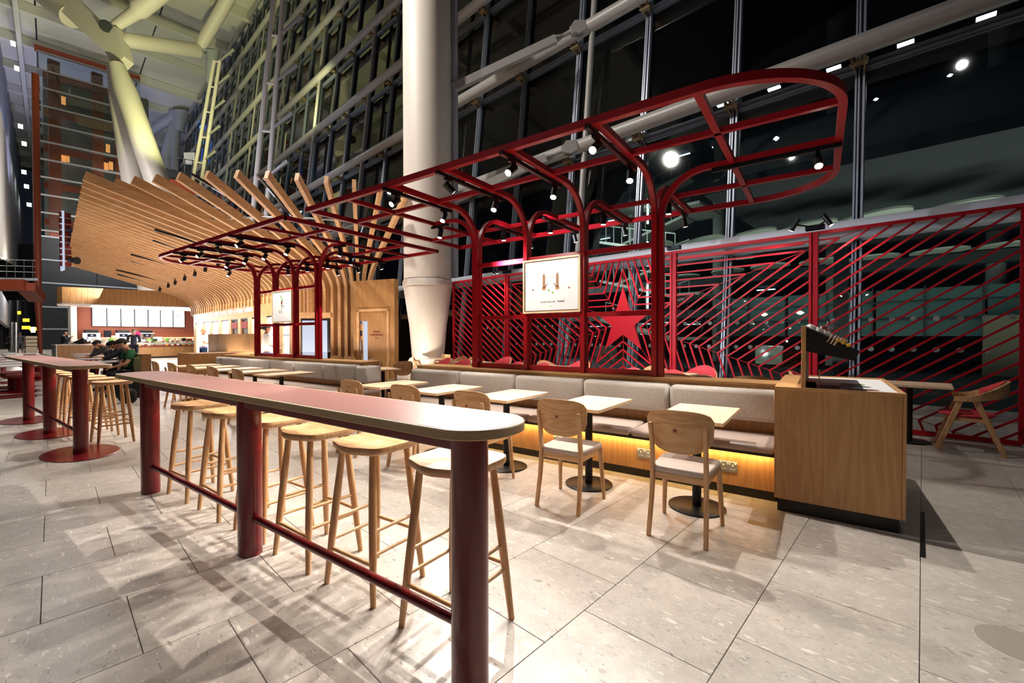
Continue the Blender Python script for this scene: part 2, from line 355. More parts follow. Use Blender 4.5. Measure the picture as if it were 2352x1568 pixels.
# ================================================================== GLASS FACADE (leans out by 6 degrees)
K = .11; N0 = 10.32; ME = 2.30; E0 = .93
ZT = [0.1, 3.35, 6.68, 10.35, 14.0, 17.65, 21.3, 24.95, 28.6, 32.2]
def F_(e, z, dn=0.0): return W(e, N0+K*z+dn, z)
win = struct('window_1')
cols = list(range(-3, 34))
for i in cols:
    e = E0+i*ME; top = 34 if i > 10 else 24
    o = MB()
    for s_, w_ in ((-.062, .036), (.012, .030), (.060, .03)):
        o.beam(F_(e+s_, 0, -.05), F_(e+s_, top, -.05), w_, .12, N1)
    o.build('mullion', 'mullion', win, smooth=None)
    if i % 1 == 0:
        o = MB().beam(F_(e, 0, .02), F_(e, top, .02), .17, .03, N1).build('mullion_back', 'black_metal', win)
for z in ZT[1:]:
    o = MB(); e1 = E0+33*ME
    o.beam(F_(-7, z+.03, -.05), F_(e1, z+.03, -.05), .05, .05); o.beam(F_(-7, z-.05, -.04), F_(e1, z-.05, -.04), .03, .035)
    o.beam(F_(-7, z, .02), F_(e1, z, .02), .03, .2)
    o.build('transom', 'mullion', win)
MB().beam(F_(-7, .13, -.06), F_(60, .13, -.06), .09, .07).beam(F_(-7, .045, -.02), F_(60, .045, -.02), .2, .09).build('sill_rail', 'steel', win)
for i in cols[:-1]:
    for a in range(len(ZT)-1):
        z0, z1 = ZT[a]+.05, ZT[a+1]-.05; e = E0+i*ME
        if i > 12 and a < 0: continue
        MB().plate([F_(e+.07, z0, .03), F_(e+ME-.07, z0, .03), F_(e+ME-.07, z1, .03), F_(e+.07, z1, .03)], N1*.012).build('pane', 'glass', win)
db = MB()
for z in (1.12, 1.66):
    e = -2.2
    while e < 12:
        if abs((e-E0+.06) % ME) > .1:
            p = F_(e, z, .015); n_ = 14
            db.plate([p+E1*(.045*math.cos(2*PI*k/n_))+Vector((0, 0, .045*math.sin(2*PI*k/n_))) for k in range(n_)], N1*.004)
        e += .29
tag(db.build('glass_dots', 'glass_dots', win), kind='stuff')
# pale spandrel band that runs along the glass just above the screen, with its soffit
sp_ = MB(); pr = [(3.56, .0), (3.57, -.25), (3.54, -.40), (3.47, -.47), (3.36, -.48), (3.28, -.42), (3.22, -.28), (3.19, .0)]
pts = []
for e in (-7, 20, 60): pts += [F_(e, z, dn) for z, dn in pr]
fs = []
for k in range(2):
    for a in range(len(pr)-1): fs.append((k*8+a, k*8+a+1, (k+1)*8+a+1, (k+1)*8+a))
sp_.add(pts, fs); sp_.build('spandrel_band', 'grey_paint', win, smooth=50)
# big tubes in front of the glass
TZ = [6.88, 10.5, 14.15, 17.8, 21.45, 25.1, 28.7, 32.3]
for k, z in enumerate(TZ):
    tb_ = MB().tube([F_(-7, z, -.5), F_(E0+33*ME, z, -.5)], .19, 20); tb_.build('facade_tube', 'pipe', win, smooth=60)
    br = MB()
    for i in cols:
        e = E0+i*ME
        if i > 18: continue
        for s_ in (-.10, .10): br.beam(F_(e+s_, z-.18, -.45), F_(e+s_*.7, z-.30, -.1), .03, .11)
        br.beam(F_(e-.13, z-.24, -.30), F_(e+.13, z-.24, -.30), .13, .10)
        br.tube([F_(e-.15, z-.27, -.36), F_(e+.15, z-.27, -.36)], .018, 8)
    br.build('tube_bracket', 'brass', win)
for e in (7.15, 14.0, 21.0, 28.0, 35.0, 42.0, 49.0):
    MB().tube([F_(e, 3.5, -.42), F_(e, 30, -.42)], .085, 12).build('hanger_rod', 'pipe', win, smooth=60)

# ================================================================== WHITE COLUMN with a tapering foot
cp = at(983, 700, 12.8); cp.z = 0
colm = thing('column', 'fat cream column with a tapering foot standing behind the oak tables', 'column', cp)
MB().lathe([(.69, 3.02), (.69, 20)], n=40).build('shaft', 'white_paint', colm, smooth=40)
MB().lathe([(.60, 2.78), (.73, 2.80), (.735, 2.92), (.70, 3.0), (.62, 3.02)], n=40).build('collar', 'white_paint', colm, smooth=30)
MB().lathe([(.42, .62), (.46, .70), (.55, 1.75), (.555, 1.76), (.70, 2.78), (.6, 2.80)], n=40).build('cone', 'white_paint', colm, smooth=30)
ft = MB()
ft.lathe([(.62, .02), (.60, .10), (.36, .55), (.42, .63), (.30, .66)], n=28)
for a in (2.5, -.6, 1.0, 4.1):
    c_, s_ = math.cos(a), math.sin(a); nx = Vector((-s_, c_, 0))
    ft.plate([Vector((c_*.30, s_*.30, .0))-nx*.06, Vector((c_*1.02, s_*1.02, .0))-nx*.06, Vector((c_*.98, s_*.98, .12))-nx*.06, Vector((c_*.52, s_*.52, .74))-nx*.06, Vector((c_*.36, s_*.36, .8))-nx*.06], nx*.12)
ft.build('foot', 'white_paint', colm, smooth=30)
MB().beam(Vector((.60, .52, 3.1)), Vector((.60, .52, 20)), .12, .16).build('cable_duct', 'grey_paint', colm)
MB().lathe([(.02, 2.5), (.13, 2.52), (.13, 2.7), (.02, 2.74)], (-.72, -.28, 0), 14).build('speaker', 'black', colm)
# struts that tie the column to the facade tubes
def strut(p, q, w=.2):
    o = MB(); p, q = Vector(p), Vector(q); d = (q-p).normalized(); L = (q-p).length
    o.beam(p, p+d*(L-.95), w*.75, w, (0, 0, 1)); 
    a = p+d*(L-.95)
    o.tube([a-d*.02, a+d*.28], [w*.55, w*.18], 8); o.tube([a+d*.26, a+d*.52], .055, 10)
    s_ = d.cross(Vector((0, 0, 1))).normalized(); u = s_.cross(d)
    for k in (-1, 1):
        b = a+d*.5+s_*(k*.075)
        o.plate([b-u*.08, b+d*.18-u*.2, b+d*.42-u*.16, b+d*.46+u*.1, b+d*.2+u*.2, b+u*.08], s_*(k*.05))
    o.beam(a+d*.5, a+d*.62, .22, .2)
    return o
tag(strut(at(1040, 203, 12.75), F_(7.3, 10.5, -.62), .22).build('strut', 'pipe', None), 'flat grey steel strut from the cream column up to the second facade tube', 'strut')
tag(strut(at(1042, 458, 12.75), F_(7.3, 6.88, -.62), .22).build('strut', 'pipe', None), 'flat grey steel strut from the cream column to the lowest facade tube', 'strut')

# ================================================================== WHAT LIES OUTSIDE THE GLASS
out = struct('wall_outside')
MB().plate([W(-30, 10.6, -.2), W(90, 10.6, -.2), W(90, 60, -.2), W(-30, 60, -.2)], (0, 0, -.1)).build('forecourt', 'asphalt', out)
o = MB()
for z in (2.35, 4.1, 5.9, 9.7, 13.6): o.plate([W(-24, 24.0, z), W(70, 24.0, z), W(70, 24.0, z+.45), W(-24, 24.0, z+.45)], N1*14)
o.build('floor_slab', 'ext_dark', out)
MB().plate([W(-30, 38, 0), W(90, 38, 0), W(90, 38, 30), W(-30, 38, 30)], N1*.3).build('far_wall', 'ext_dark', out)
o = MB()
for e in range(-22, 66, 5): o.tube([W(e, 24.6, 0), W(e, 24.6, 18)], .28, 12)
o.build('pier', 'concrete', out, smooth=60)
# canopy over the forecourt: big soffit with round pale discs below it
MB().plate([W(-14, 12.6, 5.3), W(4.5, 12.6, 5.3), W(4.5, 26, 5.3), W(-14, 26, 5.3)], (0, 0, .3)).build('canopy_soffit', 'ext_dark', out)
MB().plate([W(-14, 13.0, 5.35), W(4.5, 13.0, 5.35), W(4.5, 16.5, 8.2), W(-14, 16.5, 8.2)], N1*.2).build('upper_wall', 'ext_dark', out)
AFh = Vector((AF.x, AF.y, 0)).normalized()
for px, py, w_ in ((1500, 572, 76), (1611, 561, 83), (1727, 543, 78), (1845, 528, 99), (1987, 508, 126), (2165, 490, 150), (2400, 470, 190), (1575, 636, 62), (1671, 624, 70), (1768, 613, 82), (1885, 602, 90), (2005, 594, 106), (2156, 579, 118), (2310, 566, 140)):
    p = ong(px, py, 4.6); D_ = (p-Vector((0, 0, CAM_H))).dot(AF); a_ = w_/2*D_/FOC/(1+.35*((px-1176)/FOC)**2); b_ = a_*(2.1 if py < 575 and not (py > 560 and px > 2000) else 1.3)
    MB().plate([p+AR*(a_*math.cos(2*PI*k/36))+AFh*(b_*math.sin(2*PI*k/36)) for k in range(36)], (0, 0, .06)).build('ceiling_disc', 'disc_grey', out)
o = MB()
for px, py, w_ in ((1640, 652, 60), (1730, 640, 70), (1820, 632, 75), (1910, 624, 70), (2013, 620, 62), (2116, 611, 78), (2236, 602, 86), (2350, 592, 90)):
    p = ong(px, py, 4.5); D_ = (p-Vector((0, 0, CAM_H))).dot(AF); h_ = w_/2*D_/FOC/1.3
    o.plate([p-E1*h_-N1*1.0, p+E1*h_-N1*1.0, p+E1*h_+N1*1.0, p-E1*h_+N1*1.0], (0, 0, .06))
o.build('ceiling_panel', 'disc_grey', out)
o = MB()
for k in range(7): o.plate([W(-14+k*3.1, 23.2, 1.35), W(-14+k*3.1+3.0, 23.2, 1.35), W(-14+k*3.1+3.0, 23.2, 3.2), W(-14+k*3.1, 23.2, 3.2)], N1*.05)
o.build('teal_glazing', 'ext_teal', out)
o = MB()
for k in range(14): o.beam(W(-14+k*1.55, 23.15, 1.3), W(-14+k*1.55, 23.15, 3.3), .06, .05)
for z in (2.0, 2.05, 2.7): o.beam(W(-14, 23.12, z), W(8, 23.12, z), .04, .04)
o.build('glazing_bar', 'ext_dark', out)
MB().plate([W(-14, 21.8, 0), W(-1.5, 21.8, 0), W(-1.5, 21.8, 2.05), W(-14, 21.8, 1.9)], N1*.3).build('beige_hoarding', 'ext_beige', out)
o = MB()
for e in (-4.4, 1.6): o.beam(W(e, 14.5, 0), W(e, 14.5, 4.2), .32, .32)
o.build('dark_post', 'black', out)
for px in (1388, 1765):
    p = at(px, 815, 15.5)
    MB().plate([p+E1*.42+Vector((0, 0, -.33)), p-E1*.42+Vector((0, 0, -.33)), p-E1*.42+Vector((0, 0, .33)), p+E1*.42+Vector((0, 0, .33))], N1*.15).build('lit_panel', 'disc_grey', out)
    MB().lathe([(.07, -.02), (.1, .0), (.07, .02)], p-N1*.02, 12).build('panel_print', 'print_green', out)
rnd = random.Random(3)
ll = MB()
for k in range(95):                                   # strip lamps of the far building, storey by storey
    e = rnd.uniform(4, 62); z = rnd.choice((2.25, 4.0, 5.8, 9.6, 13.5)); n_ = rnd.uniform(24.5, 34)
    ll.plate([W(e, n_, z-.02), W(e+.9, n_, z-.02), W(e+.9, n_+.12, z-.02), W(e, n_+.12, z-.02)], (0, 0, -.05))
ll.build('strip_lamp', 'dim_glow', out)
ll = MB()
for k in range(26):
    e = rnd.uniform(-8, 40); z = rnd.choice((1.9, 2.6, 3.3, 8.5)); n_ = rnd.uniform(18, 30)
    ll.lathe([(.02, -.03), (.07, 0), (.02, .03)], W(e, n_, z), 8)
ll.build('bulb', 'yellow_glow', out)
# stair tower with pale flights seen between the mullions
st = MB()
for lv in range(4):
    z = 1.2+lv*1.9
    for fl in range(2):
        a = W(8.0, 19+fl*1.6, z+fl*.95); b = W(11.5, 19+fl*1.6, z+.95+fl*.95)
        if fl: a, b = W(11.5, 20.6, z+.95), W(8.0, 20.6, z+1.9)
        st.beam(a, b, 1.2, .12)
        for t in range(9): q = a.lerp(b, t/8); st.beam(q, q+Vector((0, 0, .9)), .03, .03)
        st.beam(a+Vector((0, 0, .9)), b+Vector((0, 0, .9)), .05, .05)
    st.plate([W(6.8, 18.6, z), W(8.0, 18.6, z), W(8.0, 21.4, z), W(6.8, 21.4, z)], (0, 0, .12))
st.build('stair_tower', 'concrete', out)
st = MB()
for z in (2.6, 4.5, 6.4): st.beam(W(9, 18.4, z), W(9, 18.4, z+1.1), .12, .06)
st.build('stair_lamp', 'dim_glow', out)
area('outside_fill', W(10, 16.5, 6.0), W(10, 20, 2), 420, 5, 3, (.8, 1, .95))  # added fill lamps, placed only to brighten what stands outside
area('outside_fill', W(-2, 13.2, .8), W(-2, 14.0, 6), 170, 14, 1.2, (.95, 1, .9))
area('outside_fill', W(-3, 18.5, .8), W(-3, 19.5, 6), 220, 14, 3, (.9, 1, .9))
area('outside_fill', W(25, 22, 7.5), W(25, 28, 2), 1800, 20, 6, (.85, 1, .97))
# coloured LED wall far up behind the glass
for k, (px, py, c) in enumerate(((712, 412, 'green_glow'), (735, 402, 'blue_glow'), (750, 424, 'green_glow'), (775, 412, 'blue_glow'), (800, 426, 'green_glow'), (803, 440, 'yellow_glow'), (838, 432, 'blue_glow'), (850, 444, 'yellow_glow'), (880, 462, 'red_glow'), (862, 452, 'green_glow'), (700, 395, 'blue_glow'), (898, 455, 'red_glow'))):
    o = MB(); c0 = onn(px, py, 13.8)
    for a in range(9):
        if a in (2, 7): continue
        for b in range(5):
            p = c0+E1*(a*.16-.7)+Vector((0, 0, b*.14-.3)); o.beam(p, p+E1*.09+Vector((0, 0, .045)), .03, .03)
    o.build('led_tube', c, out)
for px, py in ((557, 370), (590, 372), (604, 398), (503, 385), (640, 385), (1755, 722), (1838, 718)):
    MB().lathe([(.02, -.05), (.10, 0), (.02, .05)], onn(px, py, 14.0), 10).build('small_lamp', 'blue_glow' if px < 1000 else 'yellow_glow', out)
MB().lathe([(.02, -.05), (.07, 0), (.02, .05)], onn(1783, 318, 13.2), 12).build('round_lamp', 'cool_glow', out)
for px, py in ((2265, 38), (2080, 100), (1915, 157), (1778, 203), (1660, 240), (2012, 228), (2182, 173)):
    p = onn(px, py, 14.0)
    if py in (228, 173): MB().lathe([(.02, -.03), (.055, 0), (.02, .03)], p, 10).build('round_lamp', 'dim_glow', out)
    else: MB().beam(p-E1*.15, p+E1*.15, .12, .04).build('strip_lamp', 'cool_glow', out)

# ================================================================== ROOF
roof = struct('ceiling')
RZ = 33.0
o = MB(); 
for a in range(14):
    for b in range(5):
        e0, n0 = 20+a*7, -26+b*8.4
        o.plate([W(e0+.06, n0+.06, RZ), W(e0+6.94, n0+.06, RZ), W(e0+6.94, n0+8.34, RZ), W(e0+.06, n0+8.34, RZ)], (0, 0, .2))
o.build('roof_panel', 'roof_panel', roof)
MB().plate([W(-20, -26, RZ+.3), W(125, -26, RZ+.3), W(125, 14, RZ+.3), W(-20, 14, RZ+.3)], (0, 0, .2)).build('roof_deck', 'roof_dark', roof)
for a in range(15): MB().beam(W(20+a*7, -26, RZ-.5), W(20+a*7, 13.8, RZ-.5), .5, .9).build('roof_beam', 'roof_panel', roof)
for b in (-2, 5.5): MB().beam(W(18, b, RZ-.9), W(120, b, RZ-.9), .35, .9).build('roof_purlin', 'roof_panel', roof)

# ================================================================== Y-SHAPED STEEL PROP
prop = thing('steel_prop', 'huge pale steel prop with two legs joined at a pinned knuckle under the roof', 'steel prop', at(360, 760, 34)*1.0)
nodeP = at(250, 75, 34); nb = at(262, 150, 34)
def world_tube(name, pts, rs, m_='white_paint', n=18): return MB().tube(pts, rs, n).build(name, m_, prop, world=True, smooth=50)
world_tube('leg', [at(262, 155, 34), at(278, 230, 34), at(303, 390, 33.6), at(360, 760, 33)], [.45, .72, .74, .74])
world_tube('leg', [at(268, 150, 33.4), at(290, 215, 33.4), at(352, 390, 32), at(470, 720, 29)], [.5, .78, .76, .70])
kn = MB()
kp = [(150, -30), (185, 5), (232, 52), (268, 62), (285, 130), (262, 152), (236, 112), (178, 62), (118, 5), (95, -30)]
kn.plate([at(x, y, 33.6) for x, y in kp], AF*.9); kn.build('knuckle', 'white_paint', prop, world=True)
world_tube('pin', [at(243, 60, 33.5), at(243, 60, 34.8)], .34, 'steel', 20)
world_tube('pin_ring', [at(243, 60, 33.35), at(243, 60, 33.45)], .42, 'dark_steel', 20)
world_tube('arm', [at(165, 40, 34.3), at(60, -50, 35), at(-80, -180, 36)], [.8, .95, .95])
world_tube('arm', [at(262, 62, 34), at(310, 30, 34), at(318, 22, 34), at(420, -60, 34)], [.35, .45, .66, .66])
world_tube('arm', [at(268, 100, 34), at(290, 92, 34.5), at(452, 116, 40)], [.3, .55, .62])
world_tube('arm', [at(455, 118, 40.2), at(470, 90, 40), at(540, -30, 38)], [.4, .5, .5])
world_tube('bracket', [at(452, 116, 40), at(490, 118, 41), at(480, 190, 41)], [.4, .6, .3], 'grey_paint', 12)
# farther prop of the same kind
p2 = thing('steel_prop', 'small farther steel prop seen between the big prop and the glass wall', 'steel prop', at(410, 430, 60))
def w2(name, pts, rs): return MB().tube(pts, rs, 12).build(name, 'grey_paint', p2, world=True, smooth=50)
w2('leg', [at(404, 268, 60), at(390, 330, 60), at(370, 420, 60)], [.5, .7, .8]); w2('arm', [at(345, 305, 60), at(370, 285, 60), at(406, 266, 60)], [.5, .6, .8])
w2('knuckle', [at(396, 262, 60), at(416, 262, 60), at(412, 300, 60)], [.7, 1.1, .5]); w2('leg', [at(405, 270, 60), at(402, 350, 60), at(400, 430, 60)], [.5, .5, .6])
# ladder masts in front of the glass
for lab, a, b, D in (('slender pale twin-tube mast nearest the cream column in front of the glass wall', (632, -30), (578, 520), 24), ('slender pale twin-tube mast farther along the glass wall near the roof', (492, 140), (440, 430), 38)):
    ms = thing('ladder_mast', lab, 'mast', at(*b, D)); w_ = 20 if D < 30 else 13
    for s_ in (0, w_): MB().tube([at(a[0]+s_, a[1], D), at(b[0]+s_*1.6, b[1], D)], .13 if D < 30 else .14, 10).build('mast_tube', 'white_paint', ms, world=True, smooth=50)
    for t in range(6):
        f_ = t/5; x, y = a[0]+(b[0]-a[0])*f_, a[1]+(b[1]-a[1])*f_
        MB().tube([at(x, y, D), at(x+w_*(1+.6*f_), y+3, D)], .07, 8).build('rung', 'white_paint', ms, world=True)
        q = at(x+w_, y, D); MB().tube([q, q+E1*-1.1+N1*.8+Vector((0, 0, .9))], [.06, .12], 8).build('tie', 'pipe', ms, world=True)

# ================================================================== LIFT TOWER AND DARK PANEL WALL AT THE FAR END
TA, TB_ = at(84, 110, 45), at(322, 187, 50.5)
def tw(u, z, off=0.0):
    a = TA.lerp(TB_, u); d = (TB_-TA); d.z = 0; d.normalize(); nn = Vector((d.y, -d.x, 0)); nn = nn if nn.dot(AF) < 0 else -nn
    return Vector((a.x, a.y, z))+nn*off
tow = thing('lift_tower', 'tall glazed lift tower with rust orange frame beyond the timber canopy', 'lift tower', tw(.3, 0))
ztop = TA.z
MB().beam(tw(-.02, ztop), tw(1.0, ztop), .3, .6).build('top_beam', 'orange', tow, world=True)
for u in (.14, .78, .55): MB().beam(tw(u, 8, -.8), tw(u, ztop-.5, -.8), .9, .5).build('frame_post', 'orange', tow, world=True)
o = MB()
for k in range(11): z = 12.5+k*(ztop-12.8)/10; o.beam(tw(0, z, .15), tw(1.0, z, .15), .10, .16)
o.build('glazing_bar', 'steel', tow, world=True)
for k in range(10):
    z0 = 12.5+k*(ztop-12.8)/10; z1 = z0+(ztop-12.8)/10
    MB().plate([tw(0, z0+.1), tw(1, z0+.1), tw(1, z1-.1), tw(0, z1-.1)], AF*.03).build('pane', 'glass', tow, world=True)
MB().plate([tw(0, 11, -5), tw(1.1, 11, -5), tw(1.1, ztop, -5), tw(0, ztop, -5)], AF*.2).build('shaft_wall', 'concrete', tow, world=True)
for k in range(5): MB().beam(tw(0.02, 14+k*4, -3), tw(1, 14+k*4, -3), .3, .7).build('landing', 'orange', tow, world=True)
for px, py in ((135, 372), (146, 372), (146, 240), (155, 372), (244, 392), (255, 390), (248, 350)):
    p = at(px, py, 49); MB().beam(p, p+Vector((0, 0, .9)), .35, .1).build('warm_lamp', 'orange_glow', tow, world=True)
for px, py in ((128, 205), (160, 212)): 
    p = at(px, py, 47.5); MB().beam(p-E1*.5, p+E1*.5, .1, .4).build('ceiling_light', 'white', tow, world=True)
pan = struct('wall_end')
o = MB(); zs = [0, 2.2, 4.5, 7.0, 9.4, 11.8]
ends = [at(90, 650, 44.8), at(440, 672, 55)]
def pw(u, z, off=0): v = ends[0].lerp(ends[1], u); return Vector((v.x, v.y, z))-AF*off
for a in range(len(zs)-1):
    for b in range(3): MB().plate([pw(b/3+.002, zs[a]+.06), pw((b+1)/3-.002, zs[a]+.06), pw((b+1)/3-.002, zs[a+1]-.06), pw(b/3+.002, zs[a+1]-.06)], AF*.1).build('panel', 'navy_panel', pan)
for z in zs[1:]: o.beam(pw(0, z, .05), pw(1, z, .05), .08, .14)
o.beam(pw(.01, 0, .05), pw(.01, 2.2, .05), .1, .1); o.build('panel_line', 'panel_line', pan)
oc = thing('orange_post', 'tall rust orange round post at the left beside the dark panel wall', 'post', at(95, 835, 36))
MB().tube([at(81, 170, 36), at(86, 560, 36), at(88, 700, 36)], .22, 14).tube([at(88, 700, 36), at(94, 815, 36)], [.22, .10], 14).build('shaft', 'orange', oc, world=True, smooth=50)
MB().tube([at(94, 812, 36), at(95, 838, 36)], [.12, .16], 12).build('shoe', 'steel', oc, world=True)

# ================================================================== LEFT BUILDING EDGE
lb = struct('wall_left')
def band(py0, px1, py1, py0b, py1b, m_, name, n0=-3.2, th=.3):
    a, b = onn(-40, py0, n0), onn(px1, py1, n0); c_, d_ = onn(-40, py0b, n0), onn(px1, py1b, n0)
    MB().plate([a, b, d_, c_], N1*-th).build(name, m_, lb)
area('left_fill', W(58, 6, 14), W(72, -3.3, 16), 900, 8, 8, (1, .97, .94))  # added fill lamps that even out the left building's bands
area('left_fill', W(34, 3, 6), W(44, -3.3, 9), 350, 5, 5, (1, .97, .94))
band(60, 84, 632, 560, 640, 'soffit', 'white_fascia')
band(-400, 74, 430, 30, 620, 'grey_paint', 'upper_cladding', -3.5)
band(590, 50, 752, 700, 776, 'grey_paint', 'lower_fascia', -3.3)
o = MB()
for k in range(7):
    p = onn(30+k*8.5 if k < 4 else 55+(k-4)*6, (100, 157, 290, 330, 395, 428, 470)[k], -2.2); s_ = p.dot(AF)*.012
    o.beam(p-E1*s_*.5, p+E1*s_*.5, s_*.6, s_*.5)
o.build('flood_head', 'cool_glow', lb)
o = MB(); a, b = at(0, 655, 30), at(83, 700, 33)
o.beam(at(-30, 655, 30), at(60, 655, 31), .9, .75); o.beam(at(60, 658, 31), at(86, 685, 33), .9, .6); o.build('orange_beam', 'orange', lb)
MB().beam(at(-30, 640, 31), at(86, 642, 33), .5, .18).build('deck_edge', 'grey_paint', lb)
rl = MB()
for y in (598, 612, 625): rl.beam(at(-20, y-3, 31), at(82, y, 33), .03, .03)
for k in range(5): rl.beam(at(-5+k*20, 595, 31.4), at(-5+k*20, 640, 31.4), .03, .03)
rl.build('balcony_rail', 'steel', lb)
dk = MB(); 
for k, px in enumerate((2, 22, 40, 52)): dk.tube([at(px, 690, 50+k), at(px, 800, 50+k)], .55, 12)
dk.build('dark_column', 'dark_steel', lb, smooth=60)
MB().plate([at(-60, 560, 62), at(90, 560, 62), at(90, 805, 62), at(-60, 805, 62)], AF*.2).build('far_end', 'ext_dark', lb)
ys = MB(); 
for px, py, w_ in ((60, 735, .9), (60, 752, 1.2), (76, 755, 1.0), (44, 718, .4)): p = at(px, py, 48); ys.beam(p-AR*w_*.35, p+AR*w_*.35, .1, .35)
ys.build('yellow_sign', 'yellow_sign', lb)
MB().beam(at(72, 757, 47.5), at(80, 757, 47.5), .1, .6).build('kiosk_sign', 'yellow_glow', lb)
fs_ = MB()
for px in (27, 36): fs_.tube([at(px, 740, 26), at(px, 809, 26)], .08, 10)
fs_.build('steel_bollard', 'steel', lb)
point('far_hall_light', at(60, 640, 46), 900, (1, .9, .8), .5)

bal = struct('trim_1')
MB().beam(at(330, 392, 50), at(470, 420, 54), 3.0, .8).build('gallery_deck', 'ext_dark', bal)
MB().beam(at(330, 414, 49.5), at(470, 440, 53.5), .4, 1.4).build('gallery_fascia', 'orange', bal)
o = MB()
for k in range(7): x = 352+k*18; o.beam(at(x, 352+k*3, 48.6+.5*k), at(x, 380+k*4, 48.6+.5*k), .08, .08)
o.beam(at(350, 352, 48.6), at(462, 372, 51.8), .06, .08); o.build('gallery_rail', 'steel', bal)
MB().beam(at(438, 352, 52), at(438, 376, 52), 1.3, .5, AF).build('lit_booth', 'white', bal)
MB().beam(at(472, 290, 56), at(472, 372, 56), 1.2, .4, AF).build('blue_panel', 'blue_glow', bal)
MB().beam(at(459, 330, 55), at(467, 318, 55), .3, .3).build('green_sign', 'green_glow', bal)
# ================================================================== HIGH BAR TABLES
def bar_table(label, x0, x1, y0, y1, zt, legs, ly, plates, railz=.235):
    t = thing('bar_table', label, 'bar table', ((x0+x1)/2, ly, 0), 0, 'high bar tables')
    cx = (x0+x1)/2
    def L(x, y=None): return x-cx if y is None else (x-cx, y-ly)
    pts = rrect(x0-cx, x1-cx, y0-ly, y1-ly, (y1-y0)*.46, 10)
    top = MB().prism(pts, zt-.036, zt).build('tabletop', 'ply', t, bevel=.004, seg=2, smooth=40)
    MB().prism(rrect(x0-cx+.004, x1-cx-.004, y0-ly+.004, y1-ly-.004, (y1-y0)*.46-.004, 10), zt-.001, zt+.0015).build('table_lip', 'ply_face', top)
    MB().prism(rrect(x0-cx+.014, x1-cx-.014, y0-ly+.014, y1-ly-.014, (y1-y0)*.46-.012, 10), zt-.0005, zt+.0025).build('laminate', 'laminate', top)
    MB().cbox(legs[0]-cx, legs[-1]-cx, -.05, .05, zt-.095, zt-.0365, .004).build('apron_beam', 'maroon', t)
    for x in legs:
        MB().lathe([(.072, .0 if not plates else .006), (.072, zt-.037)], (x-cx, 0, 0), 36, 1.06, .93).build('leg', 'maroon', t, smooth=50)
        if plates: MB().lathe([(.49, 0), (.49, .008), (.485, .010)], (x-cx, 0, 0), 48, 1.0, .68).build('base_plate', 'maroon', t)
    xs = sorted(legs)
    for a, b in zip(xs[:-1], xs[1:]):
        MB().tube([(a-cx+.06, -.0, railz), (b-cx-.06, -.0, railz)], .022, 16).build('foot_rail', 'maroon', t, smooth=60)
    return t
bar_table('long red bar table in the foreground with straight legs and no floor plates', -5.40, -.945, 1.14, 1.555, 1.02, [-4.78, -2.92, -1.10], 1.27, False)
bar_table('farther red bar table at the left whose legs stand on oval red floor plates', -11.3, -6.62, 1.03, 1.46, 1.04, [-10.55, -8.85, -7.06], 1.23, True)

# ================================================================== BAR STOOLS
def make_stool(label, loc, rz, group):
    t = thing('bar_stool', label, 'bar stool', loc, rz, group)
    bm = bmesh.new(); nx, ny = 20, 18; zt = .79; grid = {}
    vs, fs = [], []
    def shape(u, v):                                 # u,v in -1..1 -> rounded square with a wavy front edge
        k = max(abs(u), abs(v)); 
        if k < 1e-6: return 0, 0, 0
        p = 5.0; n_ = (abs(u/k)**p+abs(v/k)**p)**(1/p); x, y = u/n_*.195, v/n_*.185
        if v < 0: y += -.018*math.cos(min(1, abs(u)/.75)*PI)*(abs(v)**2)
        z = -.016*math.exp(-((x-.085)**2+(y-.0)**2)/.007)-.016*math.exp(-((x+.085)**2+(y-.0)**2)/.007)+.004*math.exp(-(x*x)/.001)*(1 if y < .06 else .2)
        return x, y, z
    for j in range(ny+1):
        for i in range(nx+1):
            u, v = -1+2*i/nx, -1+2*j/ny; x, y, z = shape(u, v); vs.append((x, y, zt+z))
    n1 = nx+1
    for j in range(ny):
        for i in range(nx): fs.append((j*n1+i, j*n1+i+1, (j+1)*n1+i+1, (j+1)*n1+i))
    ring = [i for i in range(nx+1)]+[(j)*n1+nx for j in range(1, ny+1)]+[ny*n1+i for i in range(nx-1, -1, -1)]+[j*n1 for j in range(ny-1, 0, -1)]
    prev = ring
    for sc_, dz in ((1.012, -.012), (1.0, -.028), (.95, -.040)):
        o = len(vs); 
        for r in ring: x, y, z = vs[r]; vs.append((x*sc_, y*sc_, zt+dz))
        nxt = list(range(o, o+len(ring)))
        for a in range(len(ring)): b = (a+1) % len(ring); fs.append((prev[a], prev[b], nxt[b], nxt[a]))
        prev = nxt
    fs.append(tuple(prev))
    MB().add(vs, fs).build('seat', 'oak_x', t, smooth=50)
    tops = {}
    for sx in (-1, 1):
        for sy in (-1, 1):
            a = Vector((sx*.125, sy*.115, zt-.038)); b = Vector((sx*.195, sy*.172, 0)); tops[sx, sy] = (a, b)
            MB().tube([a, a.lerp(b, .35), a.lerp(b, .65), b], [.0165, .021, .020, .0145], 12).build('leg', 'oak', t, smooth=60)
    def on(sx, sy, z): a, b = tops[sx, sy]; return a.lerp(b, (a.z-z)/a.z)
    for sy, zz in ((-1, (.20,)), (1, (.27,))):
        for z in zz: MB().tube([on(-1, sy, z), on(1, sy, z)], [.011, .011], 10).build('stretcher', 'oak_x', t, smooth=60)
    for sx in (-1, 1):
        for z in (.245, .36): MB().tube([on(sx, -1, z), on(sx, 1, z)], .0095, 10).build('stretcher', 'oak_y', t, smooth=60)
    return t
